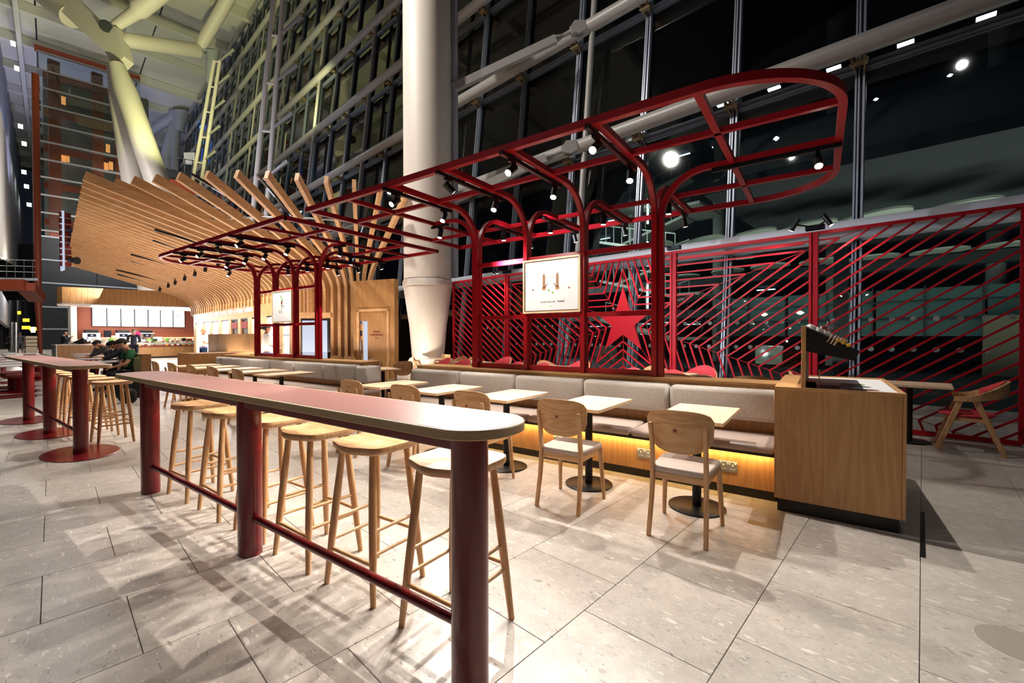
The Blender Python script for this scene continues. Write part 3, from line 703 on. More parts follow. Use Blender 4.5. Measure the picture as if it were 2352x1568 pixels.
lab1 = ['oak bar stool nearest the camera, behind the end leg of the long red bar table', 'second oak bar stool from the near end of the long red bar table', 'third oak bar stool from the near end of the long red bar table', 'oak bar stool directly behind the middle leg of the long red bar table', 'fifth oak bar stool from the near end of the long red bar table', 'farthest oak bar stool behind the long red bar table']
stool0 = None
for k, (x, y, r) in enumerate(((-1.40, 1.525, .0), (-2.02, 1.53, .03), (-2.575, 1.52, -.02), (-3.17, 1.54, .02), (-3.78, 1.525, -.03), (-4.41, 1.52, .02))):
    if stool0 is None: stool0 = make_stool(lab1[k], (x, y, 0), r, 'oak stools behind the near bar table')
    else: dup(stool0, (x, y, 0), r, lab1[k], 'oak stools behind the near bar table')
for k, x in enumerate((-7.48, -8.15, -8.75, -9.4, -10.0, -10.65)):
    dup(stool0, (x, 1.60, 0), random.uniform(-.05, .05), 'oak bar stool behind the farther bar table, %s from its near end' % ORD[k], 'oak stools behind the farther bar table')

# ================================================================== OAK CHAIRS WITH A STAR
def make_chair(label, loc, rz, group):
    t = thing('dining_chair', label, 'chair', loc, rz, group)
    # origin: floor, midway between the back feet; faces +y
    for s in (-1, 1):
        o = MB(); pts = [(s*.183, .0, 0), (s*.176, .045, .25), (s*.172, .062, .44), (s*.172, .045, .60), (s*.174, .012, .775)]
        ws = [.030, .036, .042, .036, .024]; vs = []; n = len(pts)
        for (x, y, z), w in zip(pts, ws): vs += [(x-.014, y-w/2, z), (x+.014, y-w/2, z), (x+.014, y+w/2, z), (x-.014, y+w/2, z)]
        fs = [(3, 2, 1, 0)]+[(n*4-4, n*4-3, n*4-2, n*4-1)]
        for i in range(n-1):
            for k in range(4): fs.append((i*4+k, i*4+(k+1) % 4, (i+1)*4+(k+1) % 4, (i+1)*4+k))
        o.add(vs, fs).build('rear_leg', 'oak', t, bevel=.005, seg=2, smooth=35)
        MB().tube([(s*.185, .405, .44), (s*.205, .448, 0)], [.021, .014], 8).build('front_leg', 'oak', t, smooth=35)
    o = MB(); o.cbox(-.16, .16, .052, .074, .385, .435); o.build('apron', 'oak_x', t)
    o = MB(); o.cbox(-.175, .175, .385, .405, .39, .435); o.build('apron', 'oak_x', t)
    for s in (-1, 1): MB().cbox(s*.165, s*.185, .07, .40, .39, .435).build('apron', 'oak_y', t)
    # seat pad
    pts = rrect(-.205, .205, .045, .45, .06, 6); pts = [(x*(1-.10*(.45-y)/.4), y) for x, y in pts]
    MB().prism(pts, .432, .475).build('seat', 'leather_pale', t, bevel=.014, seg=3, smooth=60)
    # curved back panel, rounded corners
    vs, fs, nx, nz = [], [], 20, 10
    for th in (0, 1):
        for j in range(nz+1):
            v = j/nz
            for i in range(nx+1):
                u = -1+2*i/nx; p = 4.6
                hw = .218; 
                z0 = .575+.085*abs(u)**3.2; z1 = .868-.035*abs(u)**5-.012*abs(u)**2
                if abs(u) > .93: z0 += .02; z1 -= .02
                z = z0+(z1-z0)*v
                y = .060-.10*(z-.6)*1.0 -.055*(1-u*u)*.9 + .03
                vs.append((u*hw*(1-.04*(1-v)), y+(.011 if th else 0), z))
    N = (nx+1)*(nz+1); n1 = nx+1
    for j in range(nz):
        for i in range(nx):
            a = j*n1+i; fs.append((a, a+1, a+n1+1, a+n1)); fs.append((N+a+n1, N+a+n1+1, N+a+1, N+a))
    ring = list(range(n1))+[j*n1+nx for j in range(1, nz+1)]+[nz*n1+i for i in range(nx-1, -1, -1)]+[j*n1 for j in range(nz-1, 0, -1)]
    for a in range(len(ring)): b = ring[(a+1) % len(ring)]; fs.append((ring[a], N+ring[a], N+b, b))
    bk = MB().add(vs, fs).build('backrest', 'oak_x', t, smooth=40)
    sp2 = [(x, z+.73) for x, z in star_pts(.019, .0085)]
    y = lambda z: .060-.10*(z-.6)-.0495+.03
    MB().plate([(x-.018, y(z)-.0012, z) for x, z in sp2], (0, .001, 0)).build('star', 'text_red', bk)
    return t
chair0 = None
names5 = ['nearest the condiment counter', 'second from the condiment counter', 'third from the condiment counter', 'fourth from the condiment counter', 'fifth from the condiment counter']
for k, (x, r) in enumerate(((-.765, .0), (-1.663, .02), (-2.60, -.02), (-3.50, .02), (-4.42, -.02))):
    lb_ = 'oak chair with red star on its back, '+names5[k]
    if chair0 is None: chair0 = make_chair(lb_, (x, 2.955, 0), r, 'star-backed oak chairs along the near bench')
    else: dup(chair0, (x, 2.955, 0), r, lb_, 'star-backed oak chairs along the near bench')
far5 = ['nearest the camera', 'second from the camera', 'third from the camera', 'fourth from the camera', 'farthest from the camera']
for k in range(5):
    dup(chair0, (-7.40-.93*k, 2.98, 0), random.uniform(-.06, .06), 'oak chair facing the far bench, '+far5[k]+' in its row', 'oak chairs along the far bench')
for lb_, (px, py, D), r in (('oak chair beside the foot of the cream column, turned to the left table', (930, 824, 8.7), 1.35), ('oak chair behind the far bench, left of the column table', (866, 823, 10.0), 3.2), ('oak chair before the team members door, left of two', (768, 818, 11.2), .2), ('oak chair before the team members door, right of two', (798, 819, 11.0), .1)):
    p = at(px, py, D); p.z = 0; dup(chair0, p, r, lb_, 'oak chairs by the cream column')

# ================================================================== SQUARE TABLES
def make_table(label, loc, rz, group, w=.49, d=.79, off=.06):
    t = thing('cafe_table', label, 'table', loc, rz, group)
    MB().cbox(-w/2, w/2, -d/2+off, d/2+off, .722, .75, .002).build('tabletop', 'table_oak', t)
    MB().tube([(0, 0, .014), (0, 0, .722)], .034, 20).build('pole', 'black_metal', t, smooth=60)
    MB().lathe([(.208, 0), (.213, .004), (.213, .012), (.205, .016), (.04, .018)], n=40).build('base', 'black_metal', t, smooth=35)
    MB().cbox(-.12, .12, -.18+off, .18+off, .714, .722, .002).build('mounting_plate', 'black_metal', t)
    return t
tn = ['small oak table right beside the wooden condiment counter', 'second small oak table from the condiment counter on the near bench', 'third small oak table from the condiment counter on the near bench', 'fourth small oak table from the condiment counter on the near bench', 'fifth small oak table at the far end of the near bench']
tab0 = make_table(tn[0], (-.79, 3.66, 0), 0, 'small tables along the near bench')
for k in range(1, 5): dup(tab0, (-.79-.935*k, 3.66, 0), 0, tn[k], 'small tables along the near bench')
for k in range(5): dup(tab0, (-7.30-.93*k, 3.68, 0), 0, 'small oak table of the far bench, '+far5[k]+' in its row', 'small tables along the far bench')
p = ong(905, 835, .75); 
t = dup(tab0, at(880, 905, 8.35)*1.0, 1.2, 'oak cafe table in front of the cream column foot'); t.location.z = 0
t = dup(tab0, at(838, 850, 10.6), 1.2, 'oak cafe table half hidden behind the end of the far bench'); t.location.z = 0

# ================================================================== BENCHES (banquettes)
ORDN = lambda k: '%d%s' % (k+1, 'th' if 10 <= k < 13 else {0: 'st', 1: 'nd', 2: 'rd'}.get(k % 10, 'th'))
def banquette(label, x0, x1, seams, wrap=None, sockets=()):
    cx = (x0+x1)/2; t = thing('banquette', label, 'bench', (cx, 4.15, 0))
    X = lambda x: x-cx
    MB().box(X(x0), X(x1), 0, .60, 0, .075).build('plinth', 'plinth', t)
    MB().box(X(x0), X(x1), -.002, .60, .075, .40).build('base_panel', 'oak_panel', t)
    MB().box(X(x0), X(x1), .445, .47, .40, .905).build('back_panel', 'walnut_panel', t)
    L = MB().cbox(X(x0), X(x1), .44, .82, .90, .925, .002).build('ledge', 'oak_ledge', t)
    n = max(1, round((x1-x0)/1.2))
    for k in range(n):
        a, b = x0+(x1-x0)*k/n, x0+(x1-x0)*(k+1)/n
        MB().cbox(X(a)+.001, X(b)-.001, .45, .81, .10, .90, .001).build('rear_panel', 'oak_panel', t)
    MB().box(X(x0), X(x1), .47, .79, 0, .10).build('rear_plinth', 'plinth', t)
    ed = [x0]+list(seams)+[x1]
    for a, b in zip(ed[:-1], ed[1:]):
        MB().cbox(X(a)+.002, X(b)-.002, .295, .446, .585, .875, .03).build('back_cushion', 'fabric', t, bevel=.018, seg=3, smooth=60)
    ns = max(1, round((x1-x0)/1.3))
    for k in range(ns):
        a, b = x0+(x1-x0)*k/ns, x0+(x1-x0)*(k+1)/ns
        MB().cbox(X(a)+.002, X(b)-.002, -.13, .44, .405, .475, .02).build('seat_cushion', 'leather', t, bevel=.012, seg=3, smooth=60)
    MB().box(X(x0), X(x1), -.11, .44, .385, .405).build('seat_board', 'plinth', t)
    MB().box(X(x0)+.01, X(x1)-.01, -.035, -.02, .375, .385).build('led_strip', 'led_warm', t)
    for x in sockets:
        s = MB().cbox(X(x)-.073, X(x)+.073, -.010, -.003, .185, .275, .002).build('socket_plate', 'steel', t)
        h = MB()
        for k in (-1, 1):
            c_ = X(x)+k*.036; h.box(c_-.006, c_+.006, -.0125, -.010, .235, .25); h.box(c_-.018, c_-.006, -.0125, -.010, .208, .214); h.box(c_+.006, c_+.018, -.0125, -.010, .208, .214)
            h.box(c_+k*.022-.008, c_+k*.022+.008, -.0125, -.010, .256, .266); h.box(c_+.004-k*.028-.004, c_+.004-k*.028+.004, -.0125, -.010, .25, .266)
        h.build('pin_holes', 'socket_white', s)
    return t
banquette('near grey banquette with warm light strip under its seat and oak back ledge', -5.03, -.285, (-4.05, -3.12, -2.18, -1.23), sockets=(-.64, -1.37, -2.30, -3.25))
b2 = banquette('far grey banquette beneath the farther red frame', -11.97, -6.40, (-11.15, -10.3, -9.3, -8.35, -7.35), sockets=())
MB().cbox(2.79, 3.10, .296, .62, .585, .865, .03).build('end_cushion', 'fabric', b2, bevel=.018, seg=3, smooth=60)
MB().cbox(2.79, 3.09, -.05, .60, .405, .475, .02).build('end_seat', 'leather', b2, bevel=.012, seg=3, smooth=60)
area('seat_glow', (-2.66, 4.10, .37), (-2.66, 4.25, .1), 8, 4.7, .03, (1, .62, .22))
area('seat_glow', (-9.3, 4.10, .37), (-9.3, 4.25, .1), 8, 5.6, .03, (1, .62, .22))

# ================================================================== CONDIMENT COUNTER
def condiment(label, x0, x1, full=True):
    cx = (x0+x1)/2; w = (x1-x0)/2; t = thing('condiment_counter', label, 'counter', (cx, 4.58, 0))
    yf, yb = 3.93-4.58, 5.24-4.58
    MB().box(-w+.02, w-.03, yf+.035, yb-.03, 0, .115).build('plinth', 'plinth', t)
    for a, b in ((yf, yf+.02), (yb-.02, yb)): MB().cbox(-w, w-.022, a, b, .105, .945, .001).build('front_panel', 'oak_panel', t)
    MB().cbox(w-.02, w, yf, yb, .105, .945, .001).build('side_panel', 'oak_panel', t); MB().cbox(-w, -w+.02, yf+.02, yb-.02, .105, .945, .001).build('side_panel', 'oak_panel', t)
    o = MB(); o.box(-w, w, yf, yf+.055, .945, .968); o.box(-w, -w+.17, yf+.055, yb, .945, .968); o.box(w-.03, w, yf+.055, yb, .945, .968); o.box(-w+.17, w-.03, yb-.05, yb, .945, .968)
    o.build('worktop_rim', 'oak_ledge', t)
    MB().box(-w+.17, w-.03, yf+.055, yb-.05, .93, .958).build('white_worktop', 'white_board', t)
    if not full: return t
    d = MB().cbox(-w+.17, -w+.20, yf+.02, yb-.25, .958, 1.435, .002).build('divider_panel', 'oak_panel', t)
    o = MB()                                          # sloping black tray hung from the divider
    a, b = -w+.20, -w+.515
    for y0, y1 in ((yf+.03, yf+.04), (yb-.27, yb-.26)):
        o.plate([(a, y0, 1.425), (b, y0, 1.255), (b-.02, y0, 1.18), (a, y0, 1.245)], (0, y1-y0, 0))
    o.plate([(a, yf+.04, 1.245), (b-.02, yf+.04, 1.18), (b-.02, yb-.27, 1.18), (a, yb-.27, 1.245)], (0, 0, .008))
    o.plate([(b-.02, yf+.04, 1.18), (b, yf+.04, 1.255), (b, yb-.27, 1.255), (b-.02, yb-.27, 1.18)], (-.006, 0, 0))
    tr = o.build('tray', 'black', t)
    o = MB(); o.plate([(a, yf+.045, 1.40), (b-.008, yf+.045, 1.235), (b-.008, yb-.275, 1.235), (a, yb-.275, 1.40)], (0, 0, .006)); o.build('tray_floor', 'black', tr)
    MB().box(-w+.20, -w+.41, yf+.055, yf+.40, .9585, .961).build('dark_board', 'tray_liner', t)
    for k, (x, y, rx, ry, m_) in enumerate(((-.02, .36, .09, .05, 'text_red'), (.12, .62, .085, .05, 'print_green'), (.16, .22, .10, .05, 'print_brown'), (.15, .45, .08, .04, 'text_red'))):
        q = MB().lathe([(1, .959), (1, .9605)], (x, yf+y, 0), 28, rx, ry).build('bin_ring', m_, t); MB().lathe([(1, .9606), (1, .9615)], (x, yf+y, 0), 28, rx*.8, ry*.75).build('bin_opening', 'black', q)
    MB().lathe([(.03, .959), (.03, .961)], (-.03, yf+.10, 0), 20, 1.3, .6).build('blue_sticker', 'denim', t)
    return t
cc = condiment('oak condiment counter with white top at the near end of the bench', -.282, .485)
condiment('far oak counter box standing at the far end of the far bench', -12.75, -12.0, False)
# things lying in the tray
lx, ly_ = -.282+.384-.384+.20, 3.93
rnd = random.Random(11)
def slope(x): return 1.425-(x+.082)*(.17/.315)
for k in range(3):
    x = -.055+k*.045; y = 3.99+rnd.uniform(0, .03)
    o = MB().lathe([(.036, 0), (.040, .012), (.034, .02), (.028, .034), (.006, .036)], (0, 0, 0), 20).build('coffee_cap', 'lid_white', None, smooth=50)
    o.location = (x, y, slope(x)+.0); o.rotation_euler = (0, .5, 0); tag(o, ('stacked white cup lid at the top of the black condiment tray', 'cup lid in the middle of the three lids in the tray', 'lowest of the three cup lids in the tray')[k], 'cap', 'lids in the tray')
for k in range(5):
    x = .045; 
    o = MB().cbox(-.035, .035, -.05, .05, 0, .006+.004*k, .002).build('napkin_pack', 'napkin', None)
    o.location = (x+.02+k*.022, 4.0+.004*k, slope(x+.02+k*.022)-.004); o.rotation_euler = (0, -1.05, 0)
    tag(o, 'cream paper sachet pack, %s from the top in the black tray' % ORD[k], 'sachet pack', 'sachet packs in the tray')
for k in range(3):
    x = .115+k*.03
    o = MB().cbox(-.012, .012, -.04, .04, 0, .02, .002).build('sugar_sachet', 'sachet_yellow', None); o.location = (x, 3.975, slope(x)-.002); o.rotation_euler = (0, -.4, 0); tag(o, ('upper', 'middle', 'lowest')[k]+' yellow sachet at the low end of the black tray', 'sachet', 'yellow sachets in the tray')
o = MB()
for k in range(26):
    a = Vector((.0+rnd.uniform(-.03, .08), 4.05+rnd.uniform(-.03, .05), 1.40-rnd.uniform(0, .03))); o.tube([a, a+Vector((rnd.uniform(-.04, .05), rnd.uniform(-.05, .05), .03+rnd.uniform(0, .02)))], .003, 6)
tag(o.build('wooden_stirrers', 'straw_red', None), 'heap of dark red wooden stirrers in the black tray', 'stirrers', kind='stuff')
tag(MB().tube([(.03, 4.02, 1.38), (.05, 4.02, 1.47)], .003, 8).build('straw', 'white', None), 'white straw sticking up from the condiment tray', 'straw')
o = MB().cbox(-.004, .004, -.05, .05, 0, .14, .001).build('menu_card', 'napkin', None); o.location = (.0, 4.10, .962); tag(o, 'narrow upright cream card beneath the black tray', 'card')
o = MB().cbox(-.035, .035, -.05, .05, 0, .04, .003).build('card_holder', 'black', None); o.location = (-.055, 4.12, .96); tag(o, 'small dark block at the foot of the upright card', 'card holder')

# ================================================================== RED-PADDED ARMCHAIRS AND TABLES BEHIND THE BENCH
def make_arm(label, loc, rz, group):
    t = thing('armchair', label, 'armchair', loc, rz, group)
    for s in (-1, 1):
        MB().beam((s*.235, .27, 0), (s*.255, .06, .655), .036, .052, (0, 1, 0)).build('front_leg', 'oak', t, bevel=.006, smooth=35)
        MB().beam((s*.215, -.28, 0), (s*.25, -.04, .655), .036, .050, (0, 1, 0)).build('rear_leg', 'oak', t, bevel=.006, smooth=35)
        MB().beam((s*.23, .16, .385), (s*.225, -.16, .385), .025, .04).build('side_rail', 'oak_y', t)
    MB().beam((-.23, .16, .385), (.23, .16, .385), .025, .04).build('front_rail', 'oak_x', t); MB().beam((-.22, -.16, .385), (.22, -.16, .385), .025, .04).build('rear_rail', 'oak_x', t)
    MB().lathe([(.19, .405), (.235, .415), (.245, .432), (.235, .448), (.18, .458)], (0, .02, 0), 32, 1.05, 1.0).build('seat', 'seat_red', t, smooth=60)
    def path(off, n=25):
        out_ = []
        for k in range(n):
            a = math.radians(-8-(164)*k/(n-1)) ; x = (.285+off)*math.cos(a)*1.0; y = (.34+off)*math.sin(a)+.06
            out_.append((x, y))
        return [(.262+off, .13)]+[(x, y) for x, y in out_]+[(-.262-off, .13)]
    vs, fs = [], []; pa = path(.0); pb = path(.018); n = len(pa)
    for k in range(n):
        f_ = max(0, math.sin(PI*k/(n-1)))**1.5; zl = .600+.065*f_; zh = .655+.185*f_
        (x, y), (X_, Y_) = pa[k], pb[k]
        vs += [(x, y, zl), (X_, Y_-.02*f_, zl), (X_, Y_-.035*f_, zh), (x, y-.02*f_, zh)]
    for k in range(n-1):
        for j in range(4): fs.append((k*4+j, k*4+(j+1) % 4, (k+1)*4+(j+1) % 4, (k+1)*4+j))
    fs += [(3, 2, 1, 0), (n*4-4, n*4-3, n*4-2, n*4-1)]
    MB().add(vs, fs).build('back_band', 'oak_x', t, smooth=45)
    vs, fs = [], []; ks = range(4, n-4); pi_ = path(-.014); pb = path(-.001); m_ = len(list(ks))
    for k in ks:
        f_ = max(0, math.sin(PI*k/(n-1)))**1.5; (x, y), (X_, Y_) = pi_[k], pb[k]
        vs += [(x, y, .62+.06*f_), (X_, Y_-.02*f_, .61+.062*f_), (X_, Y_-.02*f_, .66+.188*f_), (x, y-.008, .65+.180*f_)]
    for k in range(m_-1):
        for j in range(4): fs.append((k*4+j, k*4+(j+1) % 4, (k+1)*4+(j+1) % 4, (k+1)*4+j))
    fs += [(3, 2, 1, 0), (m_*4-4, m_*4-3, m_*4-2, m_*4-1)]
    MB().add(vs, fs).build('back_pad', 'seat_red', t, smooth=60)
    return t
aE = FA                                              # facing +e
GA = 'red-padded armchairs by the star screen'
arm0 = make_arm('red-padded oak armchair at the far right in front of the star screen', W(-.40, 7.50), aE-PI/2, GA)
def adup(lb_, e, n, rz): return dup(arm0, W(e, n), rz, lb_, GA)
adup('red-padded oak armchair just visible behind the condiment counter', 1.12, 7.55, aE+PI/2)
tR = dup(tab0, W(.12, 7.58), FA+PI, 'oak table standing at the right end before the star screen')
for ch in tR.children:
    if ch.name.startswith('tabletop'): ch.data = ch.data.copy(); [setattr(v.co, 'x', v.co.x*1.6) for v in ch.data.vertices]; [setattr(v.co, 'y', (v.co.y-.06)*.8) for v in ch.data.vertices]
spots_ = [(3.05, "right of the last red post"), (5.6, "behind the solid star"), (7.9, "below the bridge picture")]
for k, (e, where) in enumerate(spots_):
    q = dup(tR, W(e, 6.95), FA+PI, 'oak table by the star screen, '+where, 'tables by the star screen')
    adup('red armchair on the far right of the table '+where, e-.25, 7.64, aE+PI+PI)
    adup('red armchair on the far left of the table '+where, e+.45, 7.64, aE+PI+.15)
    adup('armchair, oak back to camera, near right of the table '+where, e-.30, 6.27, aE+.1)
    adup('armchair, oak back to camera, near left of the table '+where, e+.42, 6.27, aE-.1)
dup(tR, W(9.75, 7.25), FA+PI, 'oak table by the star screen at its far left end, near the high chair', 'tables by the star screen')
adup('red armchair left of the table at the far left end of the star screen', 10.45, 7.35, aE-PI/2+PI)
adup('red armchair right of the table at the far left end of the star screen', 9.1, 7.45, aE-PI/2)
for k, (px, py, D, lb_) in enumerate(((1728, 862, 5.35, 'oak chair back peeping over the bench ledge just left of the condiment counter'), (1545, 857, 5.75, 'oak chair back peeping over the ledge right of the last red post'))):
    p = at(px, py, D); p.z = 0; dup(chair0, p, .1, lb_, 'oak chairs behind the near bench')
hc = thing('high_chair', 'wooden baby high chair standing beyond the left end of the star screen', 'high chair', at(1018, 880, 11.6))
hc.location.z = 0
for sx in (-1, 1):
    for sy in (-1, 1): MB().beam((sx*.17, sy*.2, 0), (sx*.12, sy*.06, .72), .03, .03).build('leg', 'oak', hc)
MB().cbox(-.16, .16, -.12, .12, .5, .52).build('seat', 'oak_x', hc); MB().cbox(-.17, .17, .10, .12, .62, .88, .01).build('backrest', 'oak_x', hc); MB().cbox(-.18, .18, -.16, .02, .68, .70).build('tray', 'oak_x', hc)
# ================================================================== RED STEEL FRAMES OVER THE BENCHES
ZC = 3.03; BW = .055                                 # underside of the flat grid, bar size
YP = 4.72; R_ARC = .45
GX = [-5.61, -4.77, -3.92, -3.09, -2.286, -1.445, -.70, .13]; GY = [3.20, 3.95, YP, 5.48, 6.24]
PX = [-3.92, -3.09, -2.286, -1.445]
def red_frame(label, mx, pic):
    # mx maps x of the near frame to x of this one
    root_x = mx(-2.68); t = thing('red_frame', label, 'steel frame', (root_x, YP, .925))
    q = lambda x, y, z: Vector((mx(x)-root_x, y-YP, z-.925))
    zc = ZC+BW/2; S = BW
    def bar(name, a, b, w=BW, h=.062): return MB().beam(q(*a), q(*b), w, h).build(name, 'red', t)
    xl, xr = GX[0], GX[-2]
    for y in (GY[0], GY[-1]): bar('edge_beam', (xl-S/2, y, zc), (xr, y, zc))
    for y in (GY[1], GY[3]): bar('grid_beam', (xl, y, zc), (GX[-1], y, zc), .045, .05)
    bar('edge_beam', (xl, GY[0], zc), (xl, GY[-1], zc)); bar('grid_beam', (GX[1], GY[0], zc), (GX[1], GY[-1], zc), .045, .05); bar('grid_beam', (xr, GY[0], zc), (xr, GY[-1], zc), .055, .05)
    # rounded end
    for s in (-1, 1):
        y0, y1 = (GY[0], GY[1]) if s < 0 else (GY[-1], GY[3]); pts, up = [], []
        for k in range(17):
            a = PI/2*k/16; x = xr+(GX[-1]-xr)*math.sin(a); y = y1+(y0-y1)*math.cos(a); pts.append((x, y))
        o = MB(); vs, fs = [], []
        for k, (x, y) in enumerate(pts):
            a = pts[max(k-1, 0)]; b = pts[min(k+1, 16)]; d = Vector((b[0]-a[0], b[1]-a[1], 0)).normalized(); nn = Vector((d.y, -d.x, 0))*S/2
            for sg, z in ((-1, -.031), (1, -.031), (1, .031), (-1, .031)): vs.append(q(x+nn.x*sg, y+nn.y*sg, zc+z))
        for k in range(16):
            for j in range(4): fs.append((k*4+j, k*4+(j+1) % 4, (k+1)*4+(j+1) % 4, (k+1)*4+j))
        fs += [(3, 2, 1, 0), (64, 65, 66, 67)]
        o.add(vs, fs).build('corner_bend', 'red', t, smooth=35)
    bar('edge_beam', (GX[-1], GY[1], zc), (GX[-1], GY[3], zc))
    # posts: two bars back to back, each bending out into the grid
    def arc(name, base, dirv, x_end):
        base = Vector(base); dv = Vector(dirv); pts, ups = [], []
        zt = zc
        path = [(0, .925), (0, zt-R_ARC)]
        for k in range(1, 13):
            a = PI/2*k/12; path.append((R_ARC*(1-math.cos(a)), zt-R_ARC+R_ARC*math.sin(a)))
        path.append((x_end, zt))
        side = Vector((-dv.y, dv.x, 0)); o = MB(); vs, fs = [], []
        for k, (r, z) in enumerate(path):
            a = path[max(k-1, 0)]; b = path[min(k+1, len(path)-1)]
            tg = Vector((b[0]-a[0], b[1]-a[1])).normalized(); nn = (tg.y, -tg.x)
            for u, v in ((-1, -1), (1, -1), (1, 1), (-1, 1)):
                P_ = base+dv*(r+nn[0]*v*S/2)+side*(u*S/2); vs.append(q(P_.x, P_.y, z+nn[1]*v*S/2))
        n = len(path)
        for k in range(n-1):
            for j in range(4): fs.append((k*4+j, k*4+(j+1) % 4, (k+1)*4+(j+1) % 4, (k+1)*4+j))
        fs += [(3, 2, 1, 0), (n*4-4, n*4-3, n*4-2, n*4-1)]
        o.add(vs, fs).build(name, 'red', t, smooth=35)
    for x in PX:
        arc('bent_post', (x, YP-.031, 0), (0, -1, 0), YP-GY[0]-.031); arc('bent_post', (x, YP+.031, 0), (0, 1, 0), GY[-1]-YP-.031)
    arc('bent_post', (PX[0]-.062, YP, 0), (-1, 0, 0), PX[0]-.062-GX[1]); arc('bent_post', (PX[-1]+.062, YP, 0), (1, 0, 0), GX[-1]-PX[-1]-.062)
    # rails between posts
    for k, (a, b) in enumerate(zip(PX[:-1], PX[1:])):
        a += .03; b -= .03
        bar('bottom_rail', (a, YP, .96), (b, YP, .96), .05, .06)
        bar('middle_rail', (a, YP, 1.615), (b, YP, 1.615), .05, .055); bar('top_rail', (a, YP, 2.345), (b, YP, 2.345), .05, .055)
    bo = MB()
    for x in PX:
        for z in (1.68, 1.70, 1.02, 1.04): bo.tube([q(x-.02 if x != PX[0] else x+.05, YP-.06, z), q(x-.02 if x != PX[0] else x+.05, YP-.064, z)], .006, 8)
    bo.build('bolt', 'steel', t)
    # black light tracks under the bars
    zt = ZC-.022
    def track(a, b): return MB().beam(q(*a), q(*b), .038, .036).build('light_track', 'black_metal', t)
    for x in PX:
        track((x-.055, GY[0]-.06, zt), (x-.055, YP-.48, zt)); track((x-.055, YP+.48, zt), (x-.055, GY[-1]+.03, zt))
    track((GX[-1]+.02, YP-.01, zt), (PX[-1]+.56, YP-.01, zt)); track((GX[1]-.05, YP-.01, zt), (PX[0]-.56, YP-.01, zt))
    # picture between the two middle posts
    x0, x1 = PX[1]+.01, PX[2]-.03; xc = (x0+x1)/2
    pr = pic
    lb_, kind_ = pr
    p = thing('framed_picture', lb_, 'picture', (mx(xc), YP-.075, 1.985)); w, h = (x1-x0)/2+.02, .335
    for a in ((-w, w, -h, -h+.02), (-w, w, h-.02, h), (-w, -w+.02, -h+.02, h-.02), (w-.02, w, -h+.02, h-.02)): MB().box(a[0], a[1], -.02, .03, a[2], a[3]).build('frame_side', 'ply_face', p)
    MB().box(-w+.032, w-.032, -.008, .012, -h+.032, h-.032).build('board', 'white_board', p)
    MB().box(-w+.02, w-.02, .012, .02, -h+.02, h-.02).build('backing', 'walnut_panel', p)
    f_ = -.0095
    def fl(pts_, m_, nm='print_shape'): return MB().plate([(x, f_, z) for x, z in pts_], (0, .0012, 0)).build(nm, m_, p)
    if kind_ == 'bridge':
        for s in (-1, 1):
            c_ = s*.095
            fl([(c_-.019, -.02), (c_+.019, -.02), (c_+.019, .125), (c_+.008, .135), (c_, .165), (c_-.008, .135), (c_-.019, .125)], 'print_brown', 'bridge_tower')
            for k in range(6):
                z = -.01+k*.022; MB().plate([(c_-.019, f_-.0008, z), (c_+.019, f_-.0008, z+.022), (c_+.019, f_-.0008, z+.028), (c_-.019, f_-.0008, z+.006)], (0, .0005, 0)).build('print_shape', 'napkin', p)
            fl([(c_-.026, -.055), (c_+.026, -.055), (c_+.026, -.03), (c_-.026, -.03)], 'oak', 'bridge_foot'); MB().plate([(c_-.026, f_, -.032), (c_+.026, f_, -.032), (c_+.022, f_, -.018), (c_-.022, f_, -.018)], (0, .0012, 0)).build('bridge_foot', 'print_brown', p)
            fl([(c_-s*.02, -.03), (c_-s*.064, .045), (c_-s*.012, -.01)], 'print_brown', 'bridge_leaf')
            prev = (c_+s*.018, .08)
            for k in range(1, 9):
                u = k/8; nx_ = (c_+s*(.018+.125*u), .08-.115*(1-(1-u)**2)); fl([prev, nx_, (nx_[0], nx_[1]-.002), (prev[0], prev[1]-.002)], 'napkin', 'bridge_cable'); prev = nx_
            c2 = s*.255; fl([(c2-.014, -.052), (c2+.014, -.052), (c2+.012, -.04), (c2, -.03), (c2-.012, -.04)], 'print_brown', 'anchor')
        fl([(-.08, .095), (.08, .095), (.08, .102), (-.08, .102)], 'napkin', 'bridge_walk')
        for x, z in ((-.025, -.06), (.03, -.09)): fl([(x-.015, z+.008), (x, z+.013), (x+.015, z+.006), (x+.006, z-.012), (x-.008, z-.010)], 'print_green', 'leaf')
        text('caption', 'London born and', .030, 'print_grey', p, (-.04, f_, -.20), (PI/2, 0, 0), .0006); tx = text('caption', 'bread', .042, 'print_grey', p, (.145, f_, -.197), (PI/2, 0, 0), .0006)
        fl([(x*1, z-.255) for x, z in star_pts(.009)], 'print_grey', 'star')
    else:
        fl([(-.006, -.14), (.006, -.14), (.006, .05), (-.006, .05)], 'print_grey', 'spoon_stem'); fl([(.03*math.cos(2*PI*k/12), .085+.04*math.sin(2*PI*k/12)) for k in range(12)], 'text_red', 'spoon_bowl'); fl([(-.035, .02), (.035, .02), (.03, .035), (-.03, .035)], 'text_red', 'spoon_collar')
        for x, z, s_ in ((-.03, .2, .028), (.03, .14, .035), (.07, 0, .03), (-.08, -.11, .03)): fl([(x-s_, z), (x-s_*.3, z+s_), (x+s_, z+s_*.4), (x+s_*.2, z-s_)], 'print_green', 'leaf')
    return t
red_frame('near red steel frame with arched posts standing on the near bench ledge', lambda x: x, ('white framed picture of a brown bascule bridge hung between red posts', 'bridge'))
mir = lambda x: -11.86-x
red_frame('farther red steel frame with arched posts standing on the far bench ledge', mir, ('white framed picture of a spoon with green leaves on the farther red frame', 'spoon'))

